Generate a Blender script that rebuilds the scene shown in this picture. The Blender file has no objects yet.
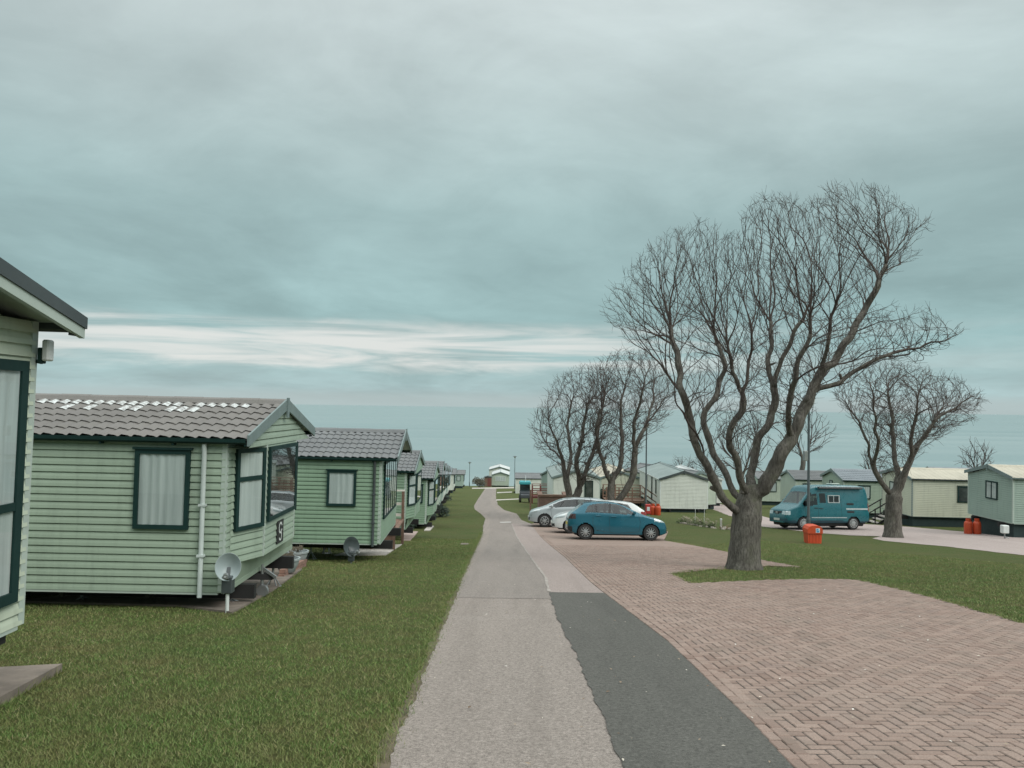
import bpy, bmesh, math, random
import numpy as np
from mathutils import Vector, Matrix, Euler
from mathutils.geometry import tessellate_polygon
R = math.radians
rnd = random.Random(7)
scene = bpy.context.scene
COL = scene.collection

# ------------------------------------------------------------------ camera
CAMZ = 1.6
F = 770.0
PITCH, ROLL = 1.69, 0.83
cam_data = bpy.data.cameras.new('camera')
cam_data.sensor_width = 36.0
cam_data.lens = F / 1024.0 * 36.0
cam_data.clip_start = 0.1
cam_data.clip_end = 60000.0
cam = bpy.data.objects.new('camera', cam_data)
COL.objects.link(cam)
CROT = Matrix.Rotation(R(90 + PITCH), 3, 'X') @ Matrix.Rotation(R(ROLL), 3, 'Z')
cam.matrix_world = Matrix.Translation((0, 0, CAMZ)) @ CROT.to_4x4()
scene.camera = cam

# ------------------------------------------------------------------ world
SUN_EL, SUN_AZ = R(40), R(128)          # azimuth clockwise from +y (the sea)
w = bpy.data.worlds.new('World')
scene.world = w
w.use_nodes = True
nt = w.node_tree
nt.nodes.clear()
NN = nt.nodes.new
LK = nt.links.new
def wmath(op, a, b=None, c=None, clamp=False):
    n = NN('ShaderNodeMath'); n.operation = op; n.use_clamp = clamp
    for i, v in enumerate((a, b, c)):
        if v is None: continue
        if isinstance(v, (int, float)): n.inputs[i].default_value = v
        else: LK(v, n.inputs[i])
    return n.outputs[0]
def wramp(fac, stops, interp='LINEAR'):
    n = NN('ShaderNodeValToRGB'); LK(fac, n.inputs[0]); cr = n.color_ramp
    cr.interpolation = interp
    while len(cr.elements) < len(stops): cr.elements.new(0.5)
    for e, (p, c) in zip(cr.elements, stops):
        e.position = p
        e.color = (*c, 1) if len(c) == 3 else c
    return n.outputs[0]
def wmix(fac, a, b, mode='MIX'):
    n = NN('ShaderNodeMix'); n.data_type = 'RGBA'; n.blend_type = mode
    if isinstance(fac, (int, float)): n.inputs[0].default_value = fac
    else: LK(fac, n.inputs[0])
    for s, v in ((6, a), (7, b)):
        if isinstance(v, tuple): n.inputs[s].default_value = (*v, 1)
        else: LK(v, n.inputs[s])
    return n.outputs[2]
def wnoise(vec, scale, detail, rough=0.5, dist=0.0):
    n = NN('ShaderNodeTexNoise'); LK(vec, n.inputs['Vector'])
    n.inputs['Scale'].default_value = scale; n.inputs['Detail'].default_value = detail
    n.inputs['Roughness'].default_value = rough; n.inputs['Distortion'].default_value = dist
    return n.outputs[0]
def wcomb(x, y, z):
    n = NN('ShaderNodeCombineXYZ')
    for i, v in enumerate((x, y, z)):
        if isinstance(v, (int, float)): n.inputs[i].default_value = v
        else: LK(v, n.inputs[i])
    return n.outputs[0]
def sstep(x, a, b):
    n = NN('ShaderNodeMapRange'); n.interpolation_type = 'SMOOTHSTEP'
    LK(x, n.inputs[0]); n.inputs[1].default_value = a; n.inputs[2].default_value = b
    return n.outputs[0]
tc = NN('ShaderNodeTexCoord')
sx = NN('ShaderNodeSeparateXYZ'); LK(tc.outputs['Generated'], sx.inputs[0])
dx, dy, dz = sx.outputs
zz = wmath('MAXIMUM', dz, 0.0)
den = wmath('ADD', zz, 0.16)
pv = wcomb(wmath('DIVIDE', dx, den), wmath('DIVIDE', dy, den), 0.0)
az = wmath('ARCTAN2', dx, dy)
n_big = wnoise(pv, 0.62, 8, 0.55, 0.6)
n_fine = wnoise(pv, 4.2, 9, 0.62, 0.6)
n_mid = wnoise(pv, 1.9, 8, 0.58, 0.8)
zw = wmath('ADD', zz, wmath('MULTIPLY', wmath('SUBTRACT', n_mid, 0.5), 0.05))
# overcast: dark near the horizon, about three times as bright overhead
base = wramp(wmath('MAXIMUM', zw, 0.0), [
    (0.000, (0.330, 0.430, 0.440)), (0.085, (0.256, 0.392, 0.400)), (0.13, (0.262, 0.388, 0.392)),
    (0.24, (0.290, 0.402, 0.402)), (0.36, (0.390, 0.478, 0.476)), (0.50, (0.530, 0.595, 0.593)), (0.70, (1.10, 1.17, 1.16)), (1.0, (1.80, 1.86, 1.85))], 'LINEAR')
dark = wmath('MULTIPLY_ADD', sstep(n_big, 0.32, 0.68), 0.30, 0.84)
dark = wmath('MULTIPLY', dark, wmath('MULTIPLY_ADD', wmath('SUBTRACT', n_mid, 0.5), 0.34, 1.05))
dark = wmath('MULTIPLY', dark, wmath('MULTIPLY_ADD', wmath('SUBTRACT', n_fine, 0.5), 0.14, 1.0))
base = wmix(1.0, base, wcomb(dark, dark, dark), 'MULTIPLY')
# bright breaks low over the sea
streakv = wcomb(wmath('MULTIPLY', az, 3.2), wmath('MULTIPLY', zz, 46.0), 3.1)
n_s = wnoise(streakv, 0.9, 8, 0.55, 0.8)
zs = wmath('ADD', zz, wmath('MULTIPLY', wmath('SUBTRACT', n_mid, 0.5), 0.03))
band = wmath('MULTIPLY', sstep(zs, 0.040, 0.056), wmath('SUBTRACT', 1.0, sstep(zs, 0.085, 0.115)))
azm = wmath('MULTIPLY', sstep(az, -0.85, -0.45), wmath('SUBTRACT', 1.0, sstep(az, 0.02, 0.42)))
azm = wmath('MULTIPLY_ADD', azm, 0.85, 0.15)
brk = wmath('MULTIPLY', wmath('MULTIPLY', band, azm), sstep(n_s, 0.34, 0.60))
base = wmix(wmath('MULTIPLY', brk, 0.95), base, (0.64, 0.655, 0.635))
# pale strip right on the horizon
low = wmath('SUBTRACT', 1.0, sstep(zz, 0.008, 0.024))
base = wmix(wmath('MULTIPLY', low, 0.75), base, (0.385, 0.455, 0.455))
sky = NN('ShaderNodeTexSky'); sky.sky_type = 'NISHITA'; sky.sun_disc = False
sky.sun_elevation = SUN_EL; sky.sun_rotation = SUN_AZ
sky.air_density = 1.2; sky.dust_density = 2.0
b_sky = NN('ShaderNodeBackground'); LK(sky.outputs[0], b_sky.inputs[0]); b_sky.inputs[1].default_value = 0.07
b_cl = NN('ShaderNodeBackground'); LK(base, b_cl.inputs[0]); b_cl.inputs[1].default_value = 1.0
mx = NN('ShaderNodeMixShader')
mx.inputs[0].default_value = 0.93        # cloud cover
LK(b_sky.outputs[0], mx.inputs[1]); LK(b_cl.outputs[0], mx.inputs[2])
wo = NN('ShaderNodeOutputWorld'); LK(mx.outputs[0], wo.inputs[0])

sun_d = bpy.data.lights.new('sun', 'SUN')
sun_d.energy = 1.5; sun_d.angle = R(30); sun_d.color = (1.0, 0.965, 0.92)
sun = bpy.data.objects.new('sun', sun_d); COL.objects.link(sun)
sdir = Vector((math.sin(SUN_AZ) * math.cos(SUN_EL), math.cos(SUN_AZ) * math.cos(SUN_EL), math.sin(SUN_EL)))
sun.rotation_euler = sdir.to_track_quat('Z', 'Y').to_euler()
sun.location = (0, -20, 40)

vs = scene.view_settings
vs.view_transform = 'Standard'; vs.look = 'None'; vs.exposure = 0.3; vs.gamma = 1.0
vs.use_curve_mapping = False

# ------------------------------------------------------------------ terrain profile
def G(y):
    """ground height (slopes down to the sea, the same across x)"""
    if y <= 26: return -0.119 * y
    if y <= 38:
        t = y - 26
        return -0.119 * 26 - 0.119 * t + 0.031 * t * t / 24.0
    z38 = -0.119 * 26 - 0.1035 * 12
    if y <= 172: return z38 - 0.088 * (y - 38)
    return z38 - 0.088 * 134 - 0.42 * (y - 172)
def slope(y): return (G(y + .05) - G(y - .05)) / .1
BREAKS = [26 + i for i in range(13)] + [172]
def ray(px, py):
    d = CROT @ Vector(((px - 512) / F, (384 - py) / F, -1))
    return d / d.y
def P(px, py):
    """the point of the ground seen at a place of the photograph"""
    d = ray(px, py)
    lo, hi = 1.0, 171.0
    f = lambda t: CAMZ + d.z * t - G(t)
    for _ in range(60):
        m = (lo + hi) / 2
        if f(m) > 0: lo = m
        else: hi = m
    return Vector((d.x * lo, lo, G(lo)))
def AT(px, py, Y):
    d = ray(px, py)
    return Vector((d.x * Y, Y, CAMZ + d.z * Y))

# ------------------------------------------------------------------ materials
MATS = {}
class NT:
    def __init__(s, m):
        s.t = m.node_tree; s.t.nodes.clear()
        s.out = s.n('ShaderNodeOutputMaterial')
    def n(s, k): return s.t.nodes.new(k)
    def set(s, inp, v):
        if isinstance(v, (int, float)): inp.default_value = v
        elif isinstance(v, tuple): inp.default_value = (*v, 1) if len(inp.default_value) == 4 and len(v) == 3 else v
        else: s.t.links.new(v, inp)
    def coord(s, kind='Object'): return s.n('ShaderNodeTexCoord').outputs[kind]
    def pos(s): return s.n('ShaderNodeNewGeometry').outputs['Position']
    def island(s): return s.n('ShaderNodeNewGeometry').outputs['Random Per Island']
    def noise(s, vec, scale, detail=4, rough=.55, dist=0.0):
        n = s.n('ShaderNodeTexNoise'); s.set(n.inputs['Vector'], vec)
        n.inputs['Scale'].default_value = scale; n.inputs['Detail'].default_value = detail
        n.inputs['Roughness'].default_value = rough; n.inputs['Distortion'].default_value = dist
        return n.outputs[0]
    def vor(s, vec, scale, out='Distance', feat='F1'):
        n = s.n('ShaderNodeTexVoronoi'); n.feature = feat; s.set(n.inputs['Vector'], vec)
        n.inputs['Scale'].default_value = scale
        return n.outputs[out]
    def map(s, vec, sc=(1, 1, 1), rot=(0, 0, 0), loc=(0, 0, 0)):
        n = s.n('ShaderNodeMapping'); s.set(n.inputs[0], vec)
        n.inputs['Scale'].default_value = sc; n.inputs['Rotation'].default_value = rot; n.inputs['Location'].default_value = loc
        return n.outputs[0]
    def ramp(s, fac, stops, interp='LINEAR'):
        n = s.n('ShaderNodeValToRGB'); s.set(n.inputs[0], fac); cr = n.color_ramp; cr.interpolation = interp
        while len(cr.elements) < len(stops): cr.elements.new(.5)
        for e, (p, c) in zip(cr.elements, stops):
            e.position = p
            e.color = (c, c, c, 1) if isinstance(c, (int, float)) else (*c, 1)
        return n.outputs[0]
    def mix(s, fac, a, b, mode='MIX'):
        n = s.n('ShaderNodeMix'); n.data_type = 'RGBA'; n.blend_type = mode
        s.set(n.inputs[0], fac); s.set(n.inputs[6], a); s.set(n.inputs[7], b)
        return n.outputs[2]
    def math(s, op, a, b=None, clamp=False):
        n = s.n('ShaderNodeMath'); n.operation = op; n.use_clamp = clamp
        s.set(n.inputs[0], a)
        if b is not None: s.set(n.inputs[1], b)
        return n.outputs[0]
    def bump(s, h, strength=.3, dist=.01):
        n = s.n('ShaderNodeBump'); s.set(n.inputs['Height'], h)
        n.inputs['Strength'].default_value = strength; n.inputs['Distance'].default_value = dist
        return n.outputs[0]
    def pbr(s, col, rough=.6, metal=0.0, normal=None, spec=.5, coat=0.0):
        n = s.n('ShaderNodeBsdfPrincipled')
        s.set(n.inputs['Base Color'], col); s.set(n.inputs['Roughness'], rough); s.set(n.inputs['Metallic'], metal)
        n.inputs['Specular IOR Level'].default_value = spec
        n.inputs['Coat Weight'].default_value = coat
        n.inputs['Coat Roughness'].default_value = 0.06
        if normal is not None: s.set(n.inputs['Normal'], normal)
        s.t.links.new(n.outputs[0], s.out.inputs[0])
        return n
def newmat(name):
    m = bpy.data.materials.new(name); m.use_nodes = True
    MATS[name] = m
    return m, NT(m)
def plain(name, col, rough=.6, metal=0.0, var=.12, scale=2.5, bump=.05, bscale=60, spec=.5, coat=0.0, dirt=0.0):
    """a solid colour with uneven wear"""
    if name in MATS: return MATS[name]
    m, t = newmat(name)
    c = t.coord()
    nz = t.noise(c, scale, 5)
    hi = tuple(min(1, x * (1 + var)) for x in col); lo = tuple(x * (1 - var) for x in col)
    k = t.ramp(nz, [(.3, lo), (.7, hi)])
    if dirt:
        d = t.noise(t.map(c, (3, 3, .6)), 1.3, 7, .65)
        k = t.mix(t.ramp(d, [(.52, 0.0), (.75, dirt)]), k, tuple(x * .45 + .02 for x in col))
    b = t.bump(t.noise(c, bscale, 3), bump, .01) if bump else None
    t.pbr(k, t.ramp(t.noise(c, scale * 3, 3), [(.3, max(0, rough - .08)), (.7, min(1, rough + .08))]), metal, b, spec, coat)
    return m
def glass_mat(name, tint=(.75, .85, .84), refl=1.0, rough=.02):
    if name in MATS: return MATS[name]
    m, t = newmat(name)
    ge_ = t.n('ShaderNodeNewGeometry'); dt = t.n('ShaderNodeVectorMath'); dt.operation = 'DOT_PRODUCT'
    t.set(dt.inputs[0], ge_.outputs['Normal']); t.set(dt.inputs[1], ge_.outputs['Incoming'])
    f = t.math('POWER', t.math('SUBTRACT', 1.0, t.math('ABSOLUTE', dt.outputs['Value'])), 4.0)   # Schlick
    f = t.math('MULTIPLY_ADD', f, .9); f.node.inputs[2].default_value = .05 * refl; f.node.use_clamp = True
    tr = t.n('ShaderNodeBsdfTransparent'); tr.inputs[0].default_value = (*tint, 1)
    gl = t.n('ShaderNodeBsdfGlossy'); gl.inputs['Roughness'].default_value = rough
    gl.inputs['Color'].default_value = (.95, .97, .97, 1)
    wv = t.noise(t.coord(), 1.4, 2)
    t.set(gl.inputs['Normal'], t.bump(wv, .02, .05))
    mixn = t.n('ShaderNodeMixShader'); t.set(mixn.inputs[0], f)
    t.t.links.new(tr.outputs[0], mixn.inputs[1]); t.t.links.new(gl.outputs[0], mixn.inputs[2])
    t.t.links.new(mixn.outputs[0], t.out.inputs[0])
    return m

# ------------------------------------------------------------------ mesh builder
class MB:
    def __init__(s): s.v = []; s.f = []; s.m = []; s.cur = 0; s.xf = None
    def add(s, vs, fs):
        o = len(s.v)
        s.v += [Vector(v) if s.xf is None else s.xf @ Vector(v) for v in vs]
        for f in fs: s.f.append([o + i for i in f]); s.m.append(s.cur)
        return s
    def box(s, lo, hi, bev=0.0):
        (a, b, c), (d, e, f) = lo, hi
        if bev <= 0:
            return s.add([(a, b, c), (d, b, c), (d, e, c), (a, e, c), (a, b, f), (d, b, f), (d, e, f), (a, e, f)],
                         [(0, 3, 2, 1), (4, 5, 6, 7), (0, 1, 5, 4), (1, 2, 6, 5), (2, 3, 7, 6), (3, 0, 4, 7)])
        k = bev
        pts = []
        for z, q in ((c, k), (c + k, 0), (f - k, 0), (f, k)):
            pts += [(a + k, b + q, z), (d - k, b + q, z), (d - q, b + k, z), (d - q, e - k, z), (d - k, e - q, z), (a + k, e - q, z), (a + q, e - k, z), (a + q, b + k, z)]
        fs = [tuple(range(7, -1, -1)), tuple(range(24, 32))]
        for l in range(3):
            for i in range(8):
                j = (i + 1) % 8
                fs.append((l * 8 + i, l * 8 + j, l * 8 + 8 + j, l * 8 + 8 + i))
        return s.add(pts, fs)
    def cbox(s, c, sz, bev=0.0):
        return s.box([c[i] - sz[i] / 2 for i in range(3)], [c[i] + sz[i] / 2 for i in range(3)], bev)
    def bar(s, p, q, wd, ht, up=(0, 0, 1)):
        p, q, up = Vector(p), Vector(q), Vector(up)
        d = (q - p).normalized()
        sd = d.cross(up)
        if sd.length < 1e-5: sd = d.cross(Vector((1, 0, 0)))
        sd.normalize(); u = sd.cross(d).normalized()
        vs = []
        for c in (p, q):
            for a, b in ((-1, -1), (1, -1), (1, 1), (-1, 1)): vs.append(c + sd * a * wd / 2 + u * b * ht / 2)
        return s.add(vs, [(0, 1, 2, 3), (7, 6, 5, 4), (0, 4, 5, 1), (1, 5, 6, 2), (2, 6, 7, 3), (3, 7, 4, 0)])
    def tube(s, pts, rad, n=8, caps=True):
        pts = [Vector(p) for p in pts]
        if isinstance(rad, (int, float)): rad = [rad] * len(pts)
        vs, fs = [], []
        ref = None
        for i, p in enumerate(pts):
            d = (pts[min(i + 1, len(pts) - 1)] - pts[max(i - 1, 0)])
            if d.length < 1e-9: d = Vector((0, 0, 1))
            d.normalize()
            if ref is None:
                ref = d.cross(Vector((0, 0, 1)))
                if ref.length < .05: ref = d.cross(Vector((1, 0, 0)))
            ref = (ref - d * ref.dot(d))
            if ref.length < 1e-6: ref = d.orthogonal()
            ref.normalize(); b = d.cross(ref)
            for k in range(n):
                a = 2 * math.pi * k / n
                vs.append(p + (ref * math.cos(a) + b * math.sin(a)) * rad[i])
        for i in range(len(pts) - 1):
            for k in range(n):
                j = (k + 1) % n
                fs.append((i * n + k, i * n + j, i * n + n + j, i * n + n + k))
        if caps:
            fs.append(tuple(range(n - 1, -1, -1))); fs.append(tuple((len(pts) - 1) * n + k for k in range(n)))
        return s.add(vs, fs)
    def lathe(s, prof, n=20, axis='z', c=(0, 0, 0), caps=True):
        c = Vector(c); vs, fs = [], []
        for r, z in prof:
            for k in range(n):
                a = 2 * math.pi * k / n
                x, y = r * math.cos(a), r * math.sin(a)
                vs.append(c + (Vector((x, y, z)) if axis == 'z' else Vector((x, z, -y)) if axis == 'y' else Vector((z, x, y))))
        for i in range(len(prof) - 1):
            for k in range(n):
                j = (k + 1) % n
                fs.append((i * n + k, i * n + j, i * n + n + j, i * n + n + k))
        if caps and prof[0][0] > 1e-4: fs.append(tuple(range(n - 1, -1, -1)))
        if caps and prof[-1][0] > 1e-4: fs.append(tuple((len(prof) - 1) * n + k for k in range(n)))
        return s.add(vs, fs)
    def prism(s, poly, fn0, fn1):
        """poly: 2D points; fn0 / fn1 give the two 3D ends"""
        n = len(poly)
        return s.add([fn0(p) for p in poly] + [fn1(p) for p in poly],
                     [tuple(range(n - 1, -1, -1)), tuple(range(n, 2 * n))] + [(i, (i + 1) % n, n + (i + 1) % n, n + i) for i in range(n)])
    def quad(s, a, b, c, d): return s.add([a, b, c, d], [(0, 1, 2, 3)])
    def build(s, name, mats, parent=None, smooth=False, sharp=None):
        me = bpy.data.meshes.new(name)
        me.from_pydata([tuple(v) for v in s.v], [], s.f)
        if not isinstance(mats, (list, tuple)): mats = [mats]
        for m in mats: me.materials.append(m)
        me.polygons.foreach_set('material_index', s.m)
        bm = bmesh.new(); bm.from_mesh(me)
        bmesh.ops.recalc_face_normals(bm, faces=bm.faces)
        bm.to_mesh(me); bm.free()
        if smooth:
            me.polygons.foreach_set('use_smooth', [True] * len(me.polygons))
            me.set_sharp_from_angle(angle=R(sharp or 40))
        me.update()
        o = bpy.data.objects.new(name, me); COL.objects.link(o)
        if parent: o.parent = parent
        return o
def tag(o, label=None, cat=None, group=None, kind=None):
    for k, v in (('label', label), ('category', cat), ('group', group), ('kind', kind)):
        if v: o[k] = v
    return o
def thing(name, label, cat, loc, rz=0.0, group=None, tilt=0.0, lean=0.0):
    o = bpy.data.objects.new(name, None); COL.objects.link(o)
    o.empty_display_size = .2
    m = Matrix.Rotation(-tilt, 4, 'X') @ Matrix.Rotation(rz, 4, 'Z') @ Matrix.Rotation(lean, 4, 'Y')
    o.matrix_world = Matrix.Translation(loc) @ m
    return tag(o, label, cat, group)
def kids(o): return [c for c in bpy.data.objects if c.parent == o]
# ------------------------------------------------------------------ ground materials
def grass_mat(name, a, b, c, straw):
    m, t = newmat(name)
    p = t.pos()
    n1 = t.noise(p, .35, 6, .6); n2 = t.noise(p, 2.2, 6, .65); n3 = t.noise(t.map(p, (1, 1, 1)), 46, 5, .7)
    k = t.mix(t.ramp(n1, [(.35, 0.0), (.65, 1.0)]), a, b)
    k = t.mix(t.ramp(n2, [(.42, 0.0), (.72, .8)]), k, c)
    k = t.mix(t.ramp(n3, [(.48, 0.0), (.75, .6)]), k, straw)
    k = t.mix(t.ramp(t.noise(p, 120, 3, .7), [(.3, .55), (.55, 0.0)]), k, tuple(x * .35 for x in a))
    h = t.math('ADD', t.noise(p, 90, 5, .8), t.math('MULTIPLY', n3, 1.2))
    t.pbr(k, .9, 0, t.bump(h, .9, .03), .15)
    return m
GRASS = grass_mat('lawn', (.062, .100, .026), (.090, .108, .035), (.115, .106, .046), (.160, .135, .068))
def asphalt(name, lo, hi, pale, speck, grain=150, dust=(.33, .30, .27)):
    m, t = newmat(name)
    p = t.pos()
    n1 = t.noise(t.map(p, (2.0, .25, 1)), .8, 6, .6)
    n2 = t.noise(p, grain, 3, .65); v = t.vor(p, grain * .8)
    k = t.mix(t.ramp(n1, [(.3, 0.0), (.7, 1.0)]), lo, hi)
    k = t.mix(t.ramp(n2, [(.35, 0.0), (.72, .85)]), k, pale)
    k = t.mix(t.ramp(v, [(.12, speck), (.42, 0.0)]), k, tuple(x * .32 for x in lo))
    k = t.mix(t.ramp(t.noise(p, 1.3, 8, .7), [(.55, 0.0), (.8, .4)]), k, dust)
    mid = t.noise(p, 34, 4, .75)
    k = t.mix(t.ramp(mid, [(.36, .6), (.5, 0.0)]), k, tuple(x * .55 for x in lo))
    k = t.mix(t.ramp(mid, [(.55, 0.0), (.68, .55)]), k, tuple(min(1, x * 1.25) for x in pale))
    k = t.mix(t.ramp(t.noise(t.map(p, (1.6, .12, 1)), 1.7, 6, .65), [(.5, 0.0), (.78, .5)]), k, tuple(x * .75 for x in lo))
    k = t.mix(t.ramp(t.noise(p, 9, 4, .75), [(.66, 0.0), (.76, .55)]), k, tuple(min(1, x * 1.5) for x in pale))
    t.pbr(k, .88, 0, t.bump(t.math('SUBTRACT', n2, t.math('MULTIPLY', v, .6)), .8, .006), .25)
    return m
ROAD = asphalt('worn_asphalt', (.196, .170, .148), (.256, .221, .194), (.355, .316, .284), .8, 130)
ROADFAR = asphalt('fine_asphalt', (.190, .170, .151), (.236, .208, .184), (.31, .275, .25), .5, 170)
DARKTAR = asphalt('new_asphalt', (.078, .078, .069), (.100, .098, .088), (.140, .138, .124), .6, 170, (.135, .135, .12))
PINKTAR = asphalt('pink_asphalt', (.26, .215, .195), (.30, .25, .23), (.36, .31, .285), .35, 170)
SIDEROAD = asphalt('side_road_asphalt', (.33, .275, .255), (.38, .32, .30), (.43, .37, .345), .3, 120)
CONC = plain('concrete', (.175, .146, .120), .9, var=.3, scale=3, bump=.35, bscale=45, dirt=.5)
CONCL = plain('pale_concrete', (.46, .43, .39), .9, var=.2, scale=3, bump=.3, bscale=45, dirt=.3)
SOIL = plain('bare_soil', (.105, .086, .054), .95, var=.4, scale=8, bump=.8, bscale=50)

def earclip(poly):
    P_ = [(float(p[0]), float(p[1])) for p in poly]
    n = len(P_)
    ar = sum(P_[i][0] * P_[(i + 1) % n][1] - P_[(i + 1) % n][0] * P_[i][1] for i in range(n))
    idx = list(range(n)) if ar > 0 else list(range(n - 1, -1, -1))
    cr = lambda a, b, c: (b[0] - a[0]) * (c[1] - a[1]) - (b[1] - a[1]) * (c[0] - a[0])
    out = []; guard = 0
    while len(idx) > 3 and guard < 20000:
        m_ = len(idx); done = False
        for k in range(m_):
            i, j, l = idx[k - 1], idx[k], idx[(k + 1) % m_]
            a, b, c = P_[i], P_[j], P_[l]
            if cr(a, b, c) <= 1e-12: continue
            if any(q not in (i, j, l) and cr(a, b, P_[q]) >= 0 and cr(b, c, P_[q]) >= 0 and cr(c, a, P_[q]) >= 0 for q in idx): continue
            out.append((i, j, l)); idx.pop(k); done = True; break
        guard += 1
        if not done: idx.pop(0)
    if len(idx) == 3: out.append(tuple(idx))
    return out
def along(line):
    pts = [Vector(q[:2]) for q in line]
    def f(y):
        if y <= pts[0].y: return ext(pts[0], pts[1], y).x
        for a, b in zip(pts, pts[1:]):
            if y <= b.y: return a.x + (b.x - a.x) * (y - a.y) / max(1e-6, b.y - a.y)
        return pts[-1].x
    return f
def strip(name, fl, fr_, y0, y1, off, mat, jl=0.0, jr=0.0, seed=1):
    """a surface running down the hill between two edge lines, with crumbling edges"""
    r = random.Random(seed); ys_ = [y0]; y = y0
    while y < y1:
        y += .07 if 3 < y < 12 else .15 if y < 25 and y > 0 else .5 if y > 0 else 3
        ys_.append(min(y, y1))
    ys_ = sorted(set(ys_ + [b for b in BREAKS if y0 < b < y1]))
    mb = MB(); el = er = 0
    for y in ys_:
        el = el * .55 + r.uniform(-jl, jl); er = er * .55 + r.uniform(-jr, jr)
        mb.v += [Vector((fl(y) + el, y, G(y) + off)), Vector((fr_(y) + er, y, G(y) + off))]
    for i in range(len(ys_) - 1): mb.f.append([2 * i, 2 * i + 1, 2 * i + 3, 2 * i + 2]); mb.m.append(0)
    return tag(mb.build(name, mat), kind='structure')
def sheet(name, poly, off, mat, thick=0.0, parent=None):
    """a ground sheet: polygon in plan, following the terrain, raised by off (walls down to the ground if thick)"""
    bm = bmesh.new()
    vs = [bm.verts.new((p[0], p[1], 0)) for p in poly]
    for t3 in earclip(poly): bm.faces.new([vs[i] for i in t3])
    for yb in BREAKS:
        bmesh.ops.bisect_plane(bm, geom=bm.verts[:] + bm.edges[:] + bm.faces[:], plane_co=(0, yb, 0), plane_no=(0, 1, 0))
    for v in bm.verts: v.co.z = G(v.co.y) + off
    bmesh.ops.recalc_face_normals(bm, faces=bm.faces)
    for f in bm.faces:
        if f.normal.z < 0: f.normal_flip()
    if thick:
        edges = [e for e in bm.edges if len(e.link_faces) == 1]
        r = bmesh.ops.extrude_edge_only(bm, edges=edges)
        for g in r['geom']:
            if isinstance(g, bmesh.types.BMVert): g.co.z -= thick
        bmesh.ops.recalc_face_normals(bm, faces=bm.faces)
    me = bpy.data.meshes.new(name); bm.to_mesh(me); bm.free()
    me.materials.append(mat)
    o = bpy.data.objects.new(name, me); COL.objects.link(o)
    if parent: o.parent = parent
    return o
def rag(pts, amp, step=.35, seed=1, closed=False):
    """a ragged copy of an edge line"""
    r = random.Random(seed); out = []
    n = len(pts)
    for i in range(n if closed else n - 1):
        a, b = Vector(pts[i][:2]), Vector(pts[(i + 1) % n][:2])
        k = max(1, min(400, int((b - a).length / step)))
        nrm = Vector((-(b - a).y, (b - a).x)).normalized()
        for j in range(k):
            q = a + (b - a) * (j / k)
            if j: q = q + nrm * r.uniform(-amp, amp)
            out.append(q)
    if not closed: out.append(Vector(pts[-1][:2]))
    return out
def PX(*l): return [P(x, y).xy for x, y in l]

# terrain: one big sheet down to the shore
ys = [-90, -40, -10, 0, 10, 20] + BREAKS[:-1] + [50, 70, 100, 140, 172, 240]
xs = [-420, -150, -60, -25, -10, 0, 10, 25, 60, 150, 420]
mb = MB()
for y in ys:
    for x in xs: mb.v.append(Vector((x, y, G(y))))
nx = len(xs)
for j in range(len(ys) - 1):
    for i in range(nx - 1):
        mb.f.append([j * nx + i, j * nx + i + 1, (j + 1) * nx + i + 1, (j + 1) * nx + i]); mb.m.append(0)
tag(mb.build('terrain', GRASS), kind='structure')

# sea
m, t = newmat('sea_water')
p = t.pos()
wv = t.noise(t.map(p, (.02, .16, 1)), 1.0, 8, .65)
wl = t.noise(t.map(p, (.0006, .006, 1)), 1.0, 5, .6)
k = t.mix(t.ramp(wl, [(.35, 0.0), (.65, 1.0)]), (.145, .222, .224), (.200, .272, .272))
t.pbr(k, t.ramp(wl, [(.35, .30), (.65, .5)]), 0, t.bump(wv, .12, 1.0), .5)
SEA = m
mb = MB()
mb.quad((-40000, 200, -40), (40000, 200, -40), (40000, 40000, -40), (-40000, 40000, -40))
tag(mb.build('sea', SEA), kind='structure')

# ---- road edges (left edge / centre join / right edge against the setts)
roadL = PX((387.6, 768), (425, 674), (462.5, 580), (473.6, 554), (483, 532.5), (483.5, 525), (485.5, 518.5), (481, 514), (474.5, 509.5), (474, 506), (477.5, 500), (484.5, 489.5), (485.5, 488))
joint = PX((622.5, 768), (596, 702), (575.5, 656), (555, 613), (549, 591.5), (546, 579), (534, 562), (518, 539), (511.5, 524))
roadR_far = PX((531, 524), (521, 520), (517, 514), (504, 510), (498, 505), (496, 499), (496, 492), (496.5, 488))
kerbR = PX((790.5, 767), (753, 725.6), (668, 643), (606, 595.5), (590, 582.5), (565, 558), (541, 537.5), (531, 524))
def ext(a, b, y):   # extend a line back to y
    d = (b - a); return a + d * ((y - a.y) / d.y)
L0 = ext(roadL[0], roadL[2], -60); J0 = ext(joint[0], joint[1], -60); K0 = ext(kerbR[0], kerbR[2], -60)
fL, fJ, fK, fRf = along(roadL), along(joint), along(kerbR), along(roadR_far)
yJ = joint[-1].y; yP = P(577, 593.5).y
strip('road', fL, lambda y: fJ(y) + .12 if y < yJ else fRf(y), -60, roadL[-1].y, .010, ROAD, .014, .02, 2)
strip('road_resurfacing', lambda y: fL(y) + .02 + .28 * min(1, max(0, (y - 16) / 8)), lambda y: fJ(y) - .01 if y < yJ else fRf(y) - .02 - .55 * min(1, (y - yJ) / 6), P(500, 599).y, roadL[-1].y - 12, .014, ROADFAR, .01, .012, 5)
strip('road_patch', fJ, fK, -60, yP, .018, DARKTAR, .013, 0, 6)
strip('road_margin', fJ, fK, yP + .002, kerbR[-1].y, .015, PINKTAR, .012, 0, 7)
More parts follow.
